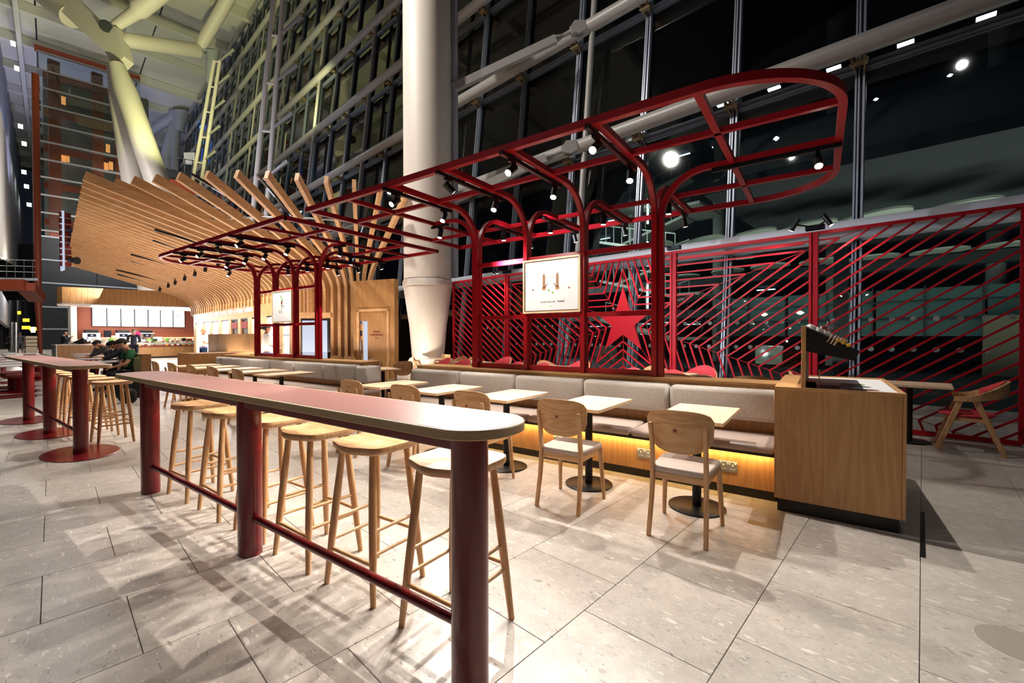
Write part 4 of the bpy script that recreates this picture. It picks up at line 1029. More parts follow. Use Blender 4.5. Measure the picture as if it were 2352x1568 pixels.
# spotlights on the tracks
def make_spot(label, loc, aim, group, power, size=75, on=True, blend=.2):
    t = thing('track_spotlight', label, 'spotlight', loc, 0, group)
    d = (Vector(aim)-Vector(loc)).normalized(); z0 = Vector((0, 0, 0)); hd = Vector((0, 0, -.085))
    MB().box(-.016, .016, -.05, .05, -.022, .0).build('adapter', 'black_metal', t)
    MB().tube([Vector((0, 0, -.02)), Vector((0, 0, -.055))], .008, 8).build('stem', 'black_metal', t)
    MB().tube([hd-d*.055, hd+d*.070], .036, 18).build('housing', 'black_metal', t, smooth=50)
    MB().tube([hd+d*.0702, hd+d*.0715], .030, 18).build('lens', 'lamp_glow' if on else 'dim_glow', t)
    if power: spot('spot_lamp', Vector(loc)+hd+d*.09, Vector(loc)+hd+d*3, power, size, blend, (1, .94, .86), .012)
    return t
ztr = ZC-.04
bay = ['first', 'second', 'third', 'fourth']
for fi, (mx, fn) in enumerate(((lambda x: x, 'near'), (mir, 'farther'))):
    P_ = 1.0 if fi == 0 else .95
    for k, x in enumerate(PX):
        X_ = mx(x)-.055*(1 if fi == 0 else -1); b = bay[k]
        L_ = lambda s: 'black spotlight, %s, %s post, %s red frame' % (s, b, fn)
        make_spot(L_('outer end of front arm'), (X_, 3.31, ztr), (X_-.25, -.3, 0) if k != 1 else (mx(-2.7), 4.64, 1.95), 'spotlights on the %s red frame' % fn, (75 if k == 1 else (125 if k == 3 else 190))*P_, 62 if k != 1 else 44)
        make_spot(L_('inner end of front arm'), (X_, 4.10, ztr), (X_+.45, 2.3, 0), 'spotlights on the %s red frame' % fn, (140 if k == 3 else 110)*P_ if (fi == 0 or k % 2) else 0, 92)
        make_spot(L_('inner end of rear arm'), (X_, 5.40, ztr), (X_, 5.6, 0), 'spotlights on the %s red frame' % fn, 0, 70)
        make_spot(L_('outer end of rear arm'), (X_, 6.15, ztr), (X_+.3, 7.3, .2), 'spotlights on the %s red frame' % fn, 55*P_ if fi == 0 else 0, 70)
    X_ = mx(-.02)
    make_spot('black track spotlight at the rounded end of the %s red frame' % fn, (X_, YP, ztr), (X_+.35, 2.6, 0), 'spotlights on the %s red frame' % fn, 95*P_, 112)
    X_ = mx(-4.65)
    make_spot('black track spotlight under the square end of the %s red frame' % fn, (X_, YP, ztr), (X_, 4.0, 0), 'spotlights on the %s red frame' % fn, 80*P_, 80)

# ================================================================== STAR SCREEN
NS = 8.09; ES0, ES1, ZS0, ZS1 = -.885, 9.98, .045, 2.915; EC, ZCn = 4.49, 1.664
scr = thing('star_screen', 'long red lattice screen of concentric star outlines in front of the glass', 'screen', W(4.5, NS))
def sb(a, b, w, h, name, m_='red_screen'): return MB().beam(W(a[0], NS, a[1]), W(b[0], NS, b[1]), w, h).build(name, m_, scr, world=True)
sb((ES0, ZS1+.02), (ES1, ZS1+.02), .06, .05, 'top_rail'); sb((ES0, ZS0), (ES1, ZS0), .06, .06, 'bottom_rail')
for e in (ES0, ES1): MB().beam(W(e, NS, ZS0), W(e, NS, ZS1+.03), .06, .055, N1).build('end_post', 'red_screen', scr, world=True)
for e in (1.23, 3.43, 5.45, 7.81):
    o = MB()
    o.beam(W(e-.042, NS, .03), W(e-.042, NS, 2.95), .032, .09, N1); o.beam(W(e+.042, NS, .03), W(e+.042, NS, 2.95), .032, .09, N1); o.beam(W(e, NS+.01, .03), W(e, NS+.01, 2.95), .05, .06, N1)
    o.build('post', 'red_screen', scr, world=True)
for e0, e1 in ((ES0, 1.16), (1.30, 3.36), (5.52, 7.75), (7.88, ES1)): sb((e0+.05, 2.80), (e1-.05, 2.80), .035, .03, 'upper_slat') if e0 in (1.30,) else None
st2 = star_pts(.7055, None, (EC, ZCn))
MB().plate([W(x, NS-.02, z) for x, z in st2], N1*.03).build('solid_star', 'red_screen', scr, world=True)
def clip(a, b):
    t0, t1 = 0.0, 1.0; d = (b[0]-a[0], b[1]-a[1])
    for p, q_ in ((-d[0], a[0]-ES0), (d[0], ES1-a[0]), (-d[1], a[1]-ZS0), (d[1], ZS1-a[1])):
        if abs(p) < 1e-9:
            if q_ < 0: return None
        else:
            r = q_/p
            if p < 0: t0 = max(t0, r)
            else: t1 = min(t1, r)
    if t1-t0 < 1e-4: return None
    return (a[0]+d[0]*t0, a[1]+d[1]*t0), (a[0]+d[0]*t1, a[1]+d[1]*t1)
cnt = 0
for k in range(1, 40):
    R = (.41+.1712*(k-1))/.382; ps = star_pts(R, None, (EC, ZCn))
    for j in range(10):
        c_ = clip(ps[j], ps[(j+1) % 10])
        if c_ is None: continue
        if math.hypot(c_[0][0]-c_[1][0], c_[0][1]-c_[1][1]) < .05: continue
        cnt += 1; sb(c_[0], c_[1], .030, .027, 'star_slat')
for j in range(10):
    a = j*PI/5; r0 = .7055 if j % 2 == 0 else .27
    far = (EC+30*math.sin(a), ZCn+30*math.cos(a)); near_ = (EC+r0*math.sin(a), ZCn+r0*math.cos(a)); c_ = clip(near_, far)
    if c_: MB().beam(W(c_[0][0], NS+.012, c_[0][1]), W(c_[1][0], NS+.012, c_[1][1]), .012, .008).build('ray_wire', 'red_screen', scr, world=True)
SG = 'screen spotlights'
for k, (e, ax) in enumerate(((1.23, 1), (1.23, -1), (3.43, 1), (7.81, 1), (7.81, .4))):
    base = W(e+(-.02 if ax > 0 else -.02), NS-.04, 3.02); aim = W(e+ax*(1.3 if e < 3 else .9), NS-.1, 1.2)
    t = thing('screen_spotlight', ['tilted grey spotlight left of the two above the right screen post', 'tilted grey spotlight right of the two above the right screen post', 'single grey spotlight above the screen post beside the last red post', 'grey spotlight right of the pair above the far left screen post', 'grey spotlight left of the pair above the far left screen post'][k], 'spotlight', base, 0, SG)
    arm = W(e+ax*.20, NS-.28, 3.06)-base; d = (aim-(base+arm)).normalized(); z0 = Vector((0, 0, 0))
    MB().beam(Vector((0, 0, 0))-E1*.12, E1*.12, .10, .07).build('driver_box', 'dark_steel', t)
    MB().tube([z0, arm], .012, 8).build('arm', 'dark_steel', t); MB().tube([arm-d*.10, arm+d*.10], .034, 14).build('housing', 'dark_steel', t, smooth=50); MB().tube([arm+d*.1002, arm+d*.102], .028, 14).build('lens', 'lamp_glow', t)
    spot('spot_lamp', base+arm+d*.13, aim, 28, 100, .5, (1, .9, .8), .03)
spot('spot_lamp', W(4.5, 6.9, 2.9), W(4.5, NS, 1.4), 30, 80, .5, (1, .88, .78), .03)
# ================================================================== TIMBER CANOPY OF BENT SLATS
CIr = (15.6, 7.45, 1.5); COr = (15.6, 6.05)
can = thing('timber_canopy', 'big canopy of curved oak slats fanning out over the kiosk', 'canopy', W(15.6, 7.4))
def slat(base, tip, zb, w=.10, h=.23, name='slat'):
    """base, tip: xy points; vertical foot at base, bend, then a straight rise to the tip."""
    b = Vector((base.x, base.y, 0)); d = Vector((tip.x-base.x, tip.y-base.y, 0)); L = d.length; d.normalize(); side = Vector((-d.y, d.x, 0))
    zt = tip.z; s = (zt-4.0)/(L-1.3); zc_ = 4.0-1.3*s; path = [(0, zb), (0, 2.72)]
    for k in range(1, 11):
        t = k/10; path.append((1.3*t*t, 2.9*(1-t)**2+2*t*(1-t)*zc_+4.0*t*t))
    path.append((L, zt)); vs, fs = [], []; n = len(path)
    for k, (r, z) in enumerate(path):
        a = path[max(k-1, 0)]; c = path[min(k+1, n-1)]; tg = Vector((c[0]-a[0], c[1]-a[1])).normalized(); nn = (-tg.y, tg.x)
        if nn[1] < 0: nn = (-nn[0], -nn[1])
        if k < 2: nn = (-1, 0)
        for u, v in ((-1, 0), (1, 0), (1, 1), (-1, 1)): vs.append(b+d*(r+nn[0]*v*h)+side*(u*w/2)+Vector((0, 0, z+nn[1]*v*h)))
    for k in range(n-1):
        for j in range(4): fs.append((k*4+j, k*4+(j+1) % 4, (k+1)*4+(j+1) % 4, (k+1)*4+j))
    fs += [(3, 2, 1, 0), (n*4-4, n*4-3, n*4-2, n*4-1)]
    MB().add(vs, fs).build(name, 'slat_wood', can, world=True, smooth=30)
    return b+d*(L*.62)+Vector((0, 0, 4.0+s*(L*.62-1.3)+.14))
ringpts = []
for px, py in ((934, 436), (875, 420), (813, 408), (748, 400), (680, 393), (610, 388), (540, 386), (470, 388), (405, 392), (350, 397), (300, 402), (258, 408)):
    tip = ong(px, py, 5.42); tip.z = 5.2; e, n = toEN(tip); th = math.atan2(n-COr[1], e-COr[0])
    base = W(CIr[0]+CIr[2]*math.cos(th), CIr[1]+CIr[2]*math.sin(th)); ringpts.append(slat(base, tip, 0.0))
e = 15.12
while e < 33.2:
    slat(W(e, 5.95), W(e-.15, .55, 5.2), 2.9 if e > 16.2 else 0); ringpts.append(W(e, 5.95-3.3, 4.72)) if e < 19 else None
    e += .64 if e < 17 else .50
MB().tube(ringpts, .022, 8).build('tie_rod', 'steel', can, world=True)
for k in range(11):                                    # linear lights set between slats
    if k < 4: px, py, qx, qy = ((440, 400, 640, 520), (590, 400, 690, 520), (250, 470, 470, 560), (848, 470, 806, 610))[k]
    else: e = 17+1.9*(k-4); continue
    a, b_ = ong(px, py, 5.25), ong(qx, qy, 4.6); a.z = 5.25; b_.z = 4.6
    o = MB().beam(a, b_, .05, .06); o.build('linear_light', 'black', can, world=True)
    for f in (.2, .7): MB().beam(a.lerp(b_, f)+Vector((0, 0, -.032)), a.lerp(b_, f+.16)+Vector((0, 0, -.032)), .03, .006).build('light_strip', 'screen_glow', can, world=True)
for k in range(9):
    e = 17.2+1.95*k; MB().beam(W(e, 4.7, 4.13), W(e, 2.2+.2*(k % 3), 4.66), .045, .07).build('linear_light', 'black', can, world=True)
for k, e in enumerate((18.3, 20.2, 22.0, 24.0, 26.2, 28.0, 30.5)):
    p = W(e, 4.1, 4.12); t = thing('ceiling_spotlight', 'small black spotlight under the oak slats, %s in the row from the near end' % ORD[k], 'spotlight', p, 0, 'spotlights under the slats')
    MB().tube([(0, 0, .15), (0, 0, -.12)], .02, 8).tube([(0, .02, -.06), (.03, -.02, -.26)], .06, 12).build('housing', 'black', t, smooth=50)
    spot('spot_lamp', p+Vector((0, 0, -.3)), W(e, 6.2, .8), 210, 100, .5, (1, .86, .78), .05)
# area lamps added low above the floor to brighten the canopy underside
for e, w_ in ((17.5, 100), (21, 65), (24.5, 42), (28, 32), (31, 24)): area('canopy_fill', W(e, 3.2, .9), W(e, 3.2, 5), w_, 3.2, 3.6, (1, .82, .70))
area('canopy_fill', W(12.9, 4.6, .9), W(12.9, 4.6, 5), 90, 3, 3, (1, .84, .72))

# ================================================================== KIOSK WALL WITH LIT FRIDGES
kw = struct('wall_kiosk')
MB().plate([W(15.6, 6.0, 2.2), W(32.6, 6.0, 2.2), W(32.6, 6.0, 3.0), W(15.6, 6.0, 3.0)], N1*.5).build('header', 'oak_panel', kw)
MB().plate([W(15.6, 6.9, 0), W(32.6, 6.9, 0), W(32.6, 6.9, 3.2), W(15.6, 6.9, 3.2)], N1*.1).build('back_wall', 'walnut_panel', kw)
nich = [(449, 463, 1), (467, 482, 1), (486, 501, 1), (508, 525, 1), (530.5, 546, 0), (552.5, 569, 0), (578, 591, 1), (612, 628, 1), (648, 664, 1)]
es = []
for a, b, l in nich: ea, eb = toEN(onn(a, 745, 6.0))[0], toEN(onn(b, 745, 6.0))[0]; es.append((eb, ea, l))
prev = 32.6
for k, (e0, e1, l) in enumerate(es):
    MB().plate([W(e1, 6.0, 0), W(prev, 6.0, 0), W(prev, 6.0, 2.2), W(e1, 6.0, 2.2)], N1*.5).build('pillar', 'oak', kw); prev = e0
    z0 = .35; nm = 'display_fridge' if l else 'drinks_machine'
    t = thing(nm, ('brightly lit open fridge in the kiosk wall, %s from the far end' if l else 'dark recessed drinks machine in the kiosk wall, %s opening from the far end') % ORD[k], 'fridge' if l else 'machine', W((e0+e1)/2, 6.15), 0, 'lit fridges in the kiosk wall' if l else 'drinks machines in the kiosk wall')
    MB().plate([W(e0, 6.07, z0), W(e1, 6.07, z0), W(e1, 6.07, 2.14), W(e0, 6.07, 2.14)], N1*.1).build('back_panel', 'cold_glow' if l else 'dark_steel', t, world=True)
    MB().plate([W(e0, 6.05, 0), W(e1, 6.05, 0), W(e1, 6.05, z0), W(e0, 6.05, z0)], N1*.5).build('base', 'steel', t, world=True)
    MB().plate([W(e0, 6.02, 2.14), W(e1, 6.02, 2.14), W(e1, 6.02, 2.2), W(e0, 6.02, 2.2)], N1*.5).build('top_trim', 'dark_steel', t, world=True)
    for z in ((.7, 1.05, 1.4, 1.75) if l else (1.0,)): MB().plate([W(e0+.02, 6.03, z), W(e1-.02, 6.03, z), W(e1-.02, 6.03, z+.03), W(e0+.02, 6.03, z+.03)], N1*.035).build('shelf', 'chrome', t, world=True)
    if not l: MB().lathe([(.16, 0), (.17, .02), (.05, .03)], W((e0+e1)/2, 6.0, 1.45), 16).build('machine_dome', 'chrome', t, world=True); MB().beam(W(e0+.1, 6.03, 1.9), W(e1-.1, 6.03, 1.9), .05, .3).build('machine_sign', 'text_red', t, world=True); MB().beam(W((e0+e1)/2, 6.2, 1.03), W((e0+e1)/2, 6.2, 1.8), .3, .3).build('machine_body', 'steel', t, world=True)
MB().plate([W(15.6, 6.0, 0), W(prev, 6.0, 0), W(prev, 6.0, 2.2), W(15.6, 6.0, 2.2)], N1*.5).build('pillar', 'oak', kw)
ts = text('wall_sign', 'Talented Baristas, coffee & Home Fashions', .40, 'white', kw, W(24.5, 5.985, 2.58), (PI/2, 0, FA-PI), .01)
area('fridge_spill', W(26, 5.6, 1.4), W(26, 2, 1.0), 60, 8, 1.4, (.86, .9, 1))
# curved oak wall behind the fan ribs
o = MB(); n_ = 28; vs, fs = [], []
for k in range(n_+1):
    th = PI*1.52-(PI*.80)*k/n_
    for r in (1.36, 1.26):
        for z in (0, 3.28): vs.append(W(CIr[0]+r*math.cos(th), CIr[1]+r*math.sin(th), z))
for k in range(n_): a = k*4; fs += [(a, a+1, a+5, a+4), (a+3, a+2, a+6, a+7), (a+1, a+3, a+7, a+5)]
o.add(vs, fs).build('curved_wall', 'walnut_panel', kw)
dw = struct('wall_door')
A_, B_ = at(812, 780, 13.7), at(906, 780, 13.1); A_.z = B_.z = 0
du = (B_-A_); DL = du.length; du.normalize(); dn = Vector((du.y, -du.x, 0)); dn = dn if dn.dot(AF) < 0 else -dn
def dwp(s, z, off=0): return A_+du*s+dn*off+Vector((0, 0, z))
def dbox(s0, s1, z0, z1, o0, o1, nm, m_, par=dw): return MB().plate([dwp(s0, z0, o0), dwp(s1, z0, o0), dwp(s1, z1, o0), dwp(s0, z1, o0)], dn*(o1-o0)).build(nm, m_, par)
sA = ((827-812)/94)*DL; sB = ((890-812)/94)*DL
for k, (a, b) in enumerate(((0, sA-.06), (sB+.06, DL))): dbox(a, b, 0, 3.1, -.2, 0, 'oak_panel', 'walnut_panel')
dbox(sA-.06, sB+.06, 2.20, 3.1, -.2, 0, 'oak_panel', 'walnut_panel'); dbox(sA-.10, sA, 0, 2.2, 0, .03, 'door_frame', 'oak', dw); dbox(sB, sB+.08, 0, 2.2, 0, .03, 'door_frame', 'oak', dw); dbox(sA-.1, sB+.08, 2.13, 2.22, 0, .03, 'door_frame', 'oak_x', dw)
dr = struct('door_1')
dbox(sA+.01, sB-.01, .01, 2.12, -.06, -.01, 'leaf', 'walnut_panel', dr)
dbox(sA+.14, sA+.30, .42, 1.84, -.011, .0, 'vision_panel', 'screen_glow', dr); dbox(sA+.10, sA+.14, .38, 1.88, -.011, .004, 'vision_frame', 'oak', dr)
dbox(sA+.045, sA+.075, .85, 1.25, .0, .035, 'pull_handle', 'steel', dr); dbox(sA+.03, sA+.10, 1.38, 1.54, -.01, .01, 'keypad', 'dark_steel', dr)
MB().tube([dwp(sA+.065, 1.80, -.01), dwp(sA+.065, 1.80, .0)], .05, 18).build('round_sign', 'denim', dr)
rz_ = math.atan2(du.y, du.x)
for body, z in (('team', 1.52), ('members', 1.42), ('only', 1.32)): text('door_lettering', body, .13 if body != 'only' else .07, 'text_red', dr, dwp((sA+sB)/2+.12, z, .002), (PI/2, 0, rz_), .001)
for z in (.5, 1.9): dbox(sB-.03, sB, z, z+.12, 0, .01, 'hinge', 'steel', dr)
# tall digital poster beside the ribs
p = at(725, 780, 13.0); p.z = 0; t = thing('digital_poster', 'tall white digital poster screen framed in black between oak ribs', 'screen', p, math.atan2(-AR.y, -AR.x)+PI)
MB().cbox(-.42, .42, -.05, .05, .35, 1.90, .01).build('bezel', 'black', t); MB().box(-.37, .37, -.062, -.05, .42, 1.84).build('display', 'screen_glow', t)
MB().box(-.03, .03, -.066, -.062, .9, 1.5).build('print_shape', 'screen_glow', t); MB().box(-.36, .36, -.066, -.062, .62, .66).build('print_line', 'steel', t)
MB().cbox(-.50, .50, -.12, .05, 1.93, 2.08, .004).build('lintel', 'oak_x', t)
# round illuminated sign hung on the tips of the far slats, seen edge-on
p = at(150, 548, 18.5); t = thing('edge_on_sign', 'maroon letter sign hanging edge-on at the left edge of the slat canopy', 'sign', p)
for k in range(9):
    z = 1.0-.26*k; MB().beam(Vector((0, 0, z-.10)), Vector((0, 0, z+.10)), .34, .10+.1*(k % 2)).build('letter', 'text_red', t)
MB().beam(Vector((0, 0, -1.35))-AR*.13, Vector((0, 0, 1.15))-AR*.13, .06, .5).build('lit_face', 'screen_glow', t)
for k, z in enumerate((.35, -.9)): MB().tube([AR*.1+Vector((0, 0, z)), AR*.5+Vector((0, 0, z-.03))], [.06, .16], 12).build('sign_lamp', 'black', t)

# ================================================================== SERVICE COUNTER ZONE
fa = thing('kiosk_fascia', 'deep oak boarded fascia with a rounded left end above the service counter', 'fascia', (-33, 7.8, 0))
R_ = Vector((-31.6, 11.2, 0)); L_ = Vector((-33.84, 5.55, 0)); path = [R_, L_, Vector((-33.98, 5.25, 0)), Vector((-34.25, 5.10, 0)), Vector((-34.6, 5.12, 0)), Vector((-37.5, 5.62, 0))]
pl = [R_.lerp(L_, k/26) for k in range(27)]+path[2:]
for a, b in zip(pl[:-1], pl[1:]):
    d = (b-a).normalized(); nn = Vector((-d.y, d.x, 0)); j = random.uniform(-.012, .012)
    MB().plate([a+d*.004+Vector((0, 0, 3.20)), b-d*.004+Vector((0, 0, 3.20)), b-d*.004+Vector((0, 0, 4.12)), a+d*.004+Vector((0, 0, 4.12))], -nn*(.08+j)).build('board', 'walnut_panel', fa, world=True)
sof = [R_, L_]+path[2:]+[Vector((-37.5, 12.5, 0))]
MB().plate([v+Vector((0, 0, 3.19)) for v in sof], (0, 0, .06)).build('soffit', 'white_paint', fa, world=True)
MB().beam(R_+Vector((-.25, 0, 3.15)), L_+Vector((-.3, .9, 3.15)), .10, .06).build('light_slot', 'menu_glow', fa, world=True)
def onx(px, py, x0): v = ray(px, py); return v*(x0/v.x)+Vector((0, 0, CAM_H))
ks = struct('wall_service')
MB().box(-37.3, -37.1, onx(178, 750, -37.1).y, 13.2, 0, 3.3).build('terracotta_wall', 'terracotta', ks); MB().box(-37.1, -36.3, onx(163, 750, -36.3).y, onx(177, 750, -36.3).y, 0, 3.2).build('white_pier', 'white_paint', ks)
MB().box(-37.1, -37.06, 6.6, 12.8, 1.28, 1.31).build('wall_light_strip', 'led_warm', ks)
MB().box(-37.1, -36.0, 6.8, 12.8, 0, .98).build('back_counter', 'white_paint', ks)
def onx(px, py, x0): v = ray(px, py); return v*(x0/v.x)+Vector((0, 0, CAM_H))
edges = [211, 245.5, 277.5, 309, 340, 368.5, 397.5, 424.5]
for k in range(7):
    a, b = onx(edges[k], 730, -37.0), onx(edges[k+1], 730, -37.0)
    t = thing('menu_screen', 'bright white menu screen above the service counter, %s from the left' % ORD[k], 'screen', (-37.0, (a.y+b.y)/2, 2.05), 0, 'menu screens'); w = (b.y-a.y)/2-.028
    MB().box(-.06, 0, -w-.028, w+.028, -.02, 1.24).build('casing', 'navy', t); MB().box(0, .012, -w, w, 0, 1.2).build('display', 'menu_glow', t)
    rn = random.Random(k)
    if k in (0, 6, 3):
        for q_ in range(7 if k != 3 else 3):
            y, z = rn.uniform(-w*.8, w*.7), rn.uniform(.1, .95); MB().lathe([(.02, 0), (.05, .01), (.02, .03)], (.018, y, z), 8, .2, 1.0).build('food_print', 'text_red' if q_ % 3 else 'print_green', t)
    for q_ in range(9): z = .12+q_*.12; MB().box(.012, .015, -w*.8, -w*.8+w*rn.uniform(.7, 1.4), z, z+.008).build('text_line', 'steel', t)
area('menu_spill', (-36.7, 9.5, 2.6), (-33, 9.0, 1.4), 70, 5, 1.2, (.95, .95, 1))
area('counter_light', (-34.6, 9, 3.1), (-35.8, 9, .8), 150, 1.0, 6, (1, .95, .88)); area('pier_light', (-35, 5.6, 3.1), (-36.5, 5.6, 0), 40, .6, .6, (1, .95, .88))
sc1 = thing('service_counter', 'long oak service counter with maroon ledge under the menu screens', 'counter', (-34.9, 9.9, 0))
MB().box(-.4, .0, -2.9, 2.5, 0, .10).build('plinth', 'plinth', sc1)
for k in range(9): MB().box(-.02, .02, -2.9+k*.6+.004, -2.3+k*.6-.004, .10, .74).build('front_board', 'walnut_panel', sc1)
MB().cbox(-.8, .06, -2.9, 2.5, .74, .79, .005).build('maroon_ledge', 'text_red', sc1)
for k in range(5): MB().box(-.5, -.1, -2.6+k*1.0, -1.8+k*1.0, .80, 1.08).build('glass_display', 'glass_clear', sc1)
MB().box(-.55, -.05, -2.7, 2.3, 1.08, 1.10).build('glass_shelf', 'chrome', sc1)
rn = random.Random(5)
CN = dict(napkin='cream', text_red='red', sachet_yellow='yellow', navy='navy', print_brown='brown', white='white', orange='orange', ply_face='tan', steel='silver', print_green='green', denim='blue', dark_steel='black')
for k in range(34):
    y = 7.1+k*.155; h = rn.uniform(.05, .12); m_ = rn.choice(('napkin', 'text_red', 'sachet_yellow', 'navy', 'print_brown', 'white', 'orange'))
    o = MB().cbox(-.06, .06, -.055, .055, 0, h, .01).build('snack_pack', m_, None); o.location = (-34.98, y, .79); tag(o, 'small %s snack pack on the maroon ledge, %s from the left' % (CN[m_], ORDN(k)), 'snack', 'snack packs along the maroon ledge')
sc2 = thing('till_counter', 'oak till counter with pale top at the left of the kiosk', 'counter', at(165, 800, 22.5)*1.0); sc2.location.z = 0
c0, c1 = at(131, 800, 22), at(300, 800, 24.5)
for p_ in (c0, c1): p_.z = 0
d = (c1-c0).normalized(); nn = Vector((-d.y, d.x, 0)); nn = nn if nn.dot(AF) > 0 else -nn
for k in range(7): a = c0.lerp(c1, k/7); b = c0.lerp(c1, (k+1)/7); MB().plate([a+d*.004, b-d*.004, b-d*.004+Vector((0, 0, .94)), a+d*.004+Vector((0, 0, .94))], nn*.04).build('front_board', 'walnut_panel', sc2, world=True)
MB().plate([c0-d*.06-nn*.03+Vector((0, 0, .94)), c1-nn*.03+Vector((0, 0, .94)), c1+nn*.7+Vector((0, 0, .94)), c0-d*.06+nn*.7+Vector((0, 0, .94))], (0, 0, .04)).build('worktop', 'white_paint', sc2, world=True)
MB().plate([c0-d*.04, c0-d*.04+nn*.7, c0-d*.04+nn*.7+Vector((0, 0, .94)), c0-d*.04+Vector((0, 0, .94))], d*.04).build('end_panel', 'steel', sc2, world=True)
# machines on the back counter
for k, (px, lab) in enumerate(((211, 'steel coffee machine with a dark screen, left one on the back counter'), (284, 'steel coffee machine with a dark screen, middle one on the back counter'), (338, 'steel coffee machine with a dark screen, right one on the back counter'))):
    p = onx(px, 775, -36.5); t = thing('coffee_machine', lab, 'coffee machine', (-36.75, p.y, 1.0), 0, 'coffee machines')
    MB().cbox(-.25, .25, -.42, .42, .05, .62, .03).build('body', 'chrome', t); MB().box(.25, .262, -.2, .2, .36, .56).build('screen', 'navy', t); MB().box(.263, .266, -.06, .06, .42, .5).build('screen_mark', 'screen_glow', t)
    MB().cbox(-.2, .2, -.3, .3, .62, .80, .02).build('bean_hopper', 'black', t); MB().box(.2, .34, -.38, .38, .0, .06).build('drip_tray', 'black', t)
    for y in (-.2, .2): MB().tube([(.26, y, .30), (.36, y, .28)], .03, 8).build('portafilter', 'black', t)
for k, (px, py, w_, h_, m_, nm, lab) in enumerate(((250, 760, .32, .42, 'navy', 'monitor', 'dark till monitor standing between two coffee machines'), (319, 759, .28, .34, 'pink', 'paper_bag', 'bright pink square bag on the back counter behind the suited man'), (231, 772, .4, .3, 'white', 'machine_box', 'white appliance on the back counter right of the left coffee machine'), (365, 768, .4, .36, 'white', 'machine_box', 'white appliance on the back counter right of the right coffee machine'), (262, 775, .22, .45, 'ply_face', 'cup_tower', 'pale tower of stacked cups beside the middle coffee machine'), (186, 776, .3, .2, 'white', 'machine_box', 'white box on the counter left of the coffee machines'))):
    p = onx(px, py, -36.2); t = MB().cbox(-.12, .12, -w_/2, w_/2, 0, h_, .02).build(nm, m_, None, smooth=None); t.location = (-36.5, p.y, 1.0 if py > 765 else 1.35); tag(t, lab, nm.replace('_', ' '))
    if py <= 765: s_ = MB().box(-.03, .03, -.04, .04, -.35, 0).build('stand', 'steel', t)
for k in range(22):
    y = 6.3+k*.28; z0 = 1.0; m_ = rn.choice(('white', 'ply_face', 'steel', 'text_red', 'print_green', 'napkin', 'denim', 'dark_steel')); h = rn.uniform(.08, .26)
    o = MB().lathe([(.05, 0), (.06, .02), (.06, h), (.04, h+.02)], n=10).build('jar', m_, None, smooth=50); o.location = (-36.25, y, z0); tag(o, 'small %s jar on the back counter, %s from the left' % (CN[m_], ORDN(k)), 'jar', 'jars along the back counter')
for k in range(16):
    y = 7.2+k*.31; h = rn.uniform(.08, .2); m_ = rn.choice(('white', 'napkin', 'print_green', 'dark_steel', 'ply_face'))
    o = MB().cbox(-.08, .08, -.1, .1, 0, h, .02).build('food_box', m_, None); o.location = (-35.25, y, 1.10); tag(o, 'small %s food box on the glass shelf, %s from the left' % (CN[m_], ORDN(k)), 'box', 'food boxes on the service counter')
o = MB().plate([Vector((0, -.3, 0)), Vector((0, .3, 0)), Vector((.0, .3, .35)), Vector((-.15, -.1, .1))], (-.05, 0, 0)).build('till', 'black', None); p = at(175, 782, 23); o.location = (p.x, p.y, .98); tag(o, 'black wedge-shaped till on the left counter', 'till')

# partition screen by the far bench
a, b = at(478, 790, 12.9), at(590, 790, 11.4); a.z = b.z = 0; d = (b-a).normalized(); nn = Vector((-d.y, d.x, 0)); nn = nn if nn.dot(AF) > 0 else -nn
t = thing('partition', 'oak veneered partition standing behind the far bench at left', 'partition', a.lerp(b, .5))
for k in range(3): u, v = a.lerp(b, k/3), a.lerp(b, (k+1)/3); MB().plate([u+Vector((0, 0, .86)), v+Vector((0, 0, .86)), v+Vector((0, 0, 1.44)), u+Vector((0, 0, 1.44))], nn*.05).build('panel', 'oak_panel', t, world=True)
a0 = at(436, 820, 13.3); a0.z = 0
MB().plate([a0+Vector((0, 0, .0)), b, b+Vector((0, 0, .83)), a0+Vector((0, 0, .83))], nn*.5).build('low_cabinet', 'oak_panel', t, world=True)
MB().plate([a0-nn*.02+Vector((0, 0, .83)), b-nn*.02+Vector((0, 0, .83)), b+nn*.55+Vector((0, 0, .83)), a0+nn*.55+Vector((0, 0, .83))], (0, 0, .03)).build('cabinet_top', 'oak_ledge', t, world=True)

# ================================================================== LEFT: GREEN BOOTH, WHITE TABLES, RUST OTTOMANS
bo = thing('booth_seat', 'olive upholstered booth seat with oak back panel where the man in green sits', 'booth', at(300, 860, 9.6)); bo.location.z = 0
def bp(px, z, D): v = at(px, 800, D); v.z = z; return v
MB().plate([bp(325, 0, 9.6), bp(347, 0, 9.6), bp(347, .98, 9.6), bp(325, .98, 9.6)], (at(250, 800, 15)-at(325, 800, 9.6)).normalized()*3.6).build('oak_back', 'oak_panel', bo, world=True)
a = bp(262, 0, 9.7); b = bp(322, 0, 9.7); dd = (at(200, 800, 15)-at(262, 800, 9.7)); dd.z = 0; dd = dd.normalized()*3.2
MB().plate([a+Vector((0, 0, .36)), b+Vector((0, 0, .36)), b+Vector((0, 0, .45)), a+Vector((0, 0, .45))], dd).build('seat', 'olive', bo, world=True, bevel=.03, seg=3, smooth=60)
MB().plate([bp(312, .56, 9.7), bp(325, .56, 9.7), bp(325, .90, 9.7), bp(312, .90, 9.7)], dd).build('back_cushion', 'olive', bo, world=True, bevel=.04, seg=3, smooth=60)
MB().plate([a+Vector((0, 0, 0)), b, b+Vector((0, 0, .36)), a+Vector((0, 0, .36))], dd).build('seat_base', 'plinth', bo, world=True)
wl = ['nearest the man in green', 'second behind the man in green', 'third in the row beside the booth', 'farthest in the row beside the booth']
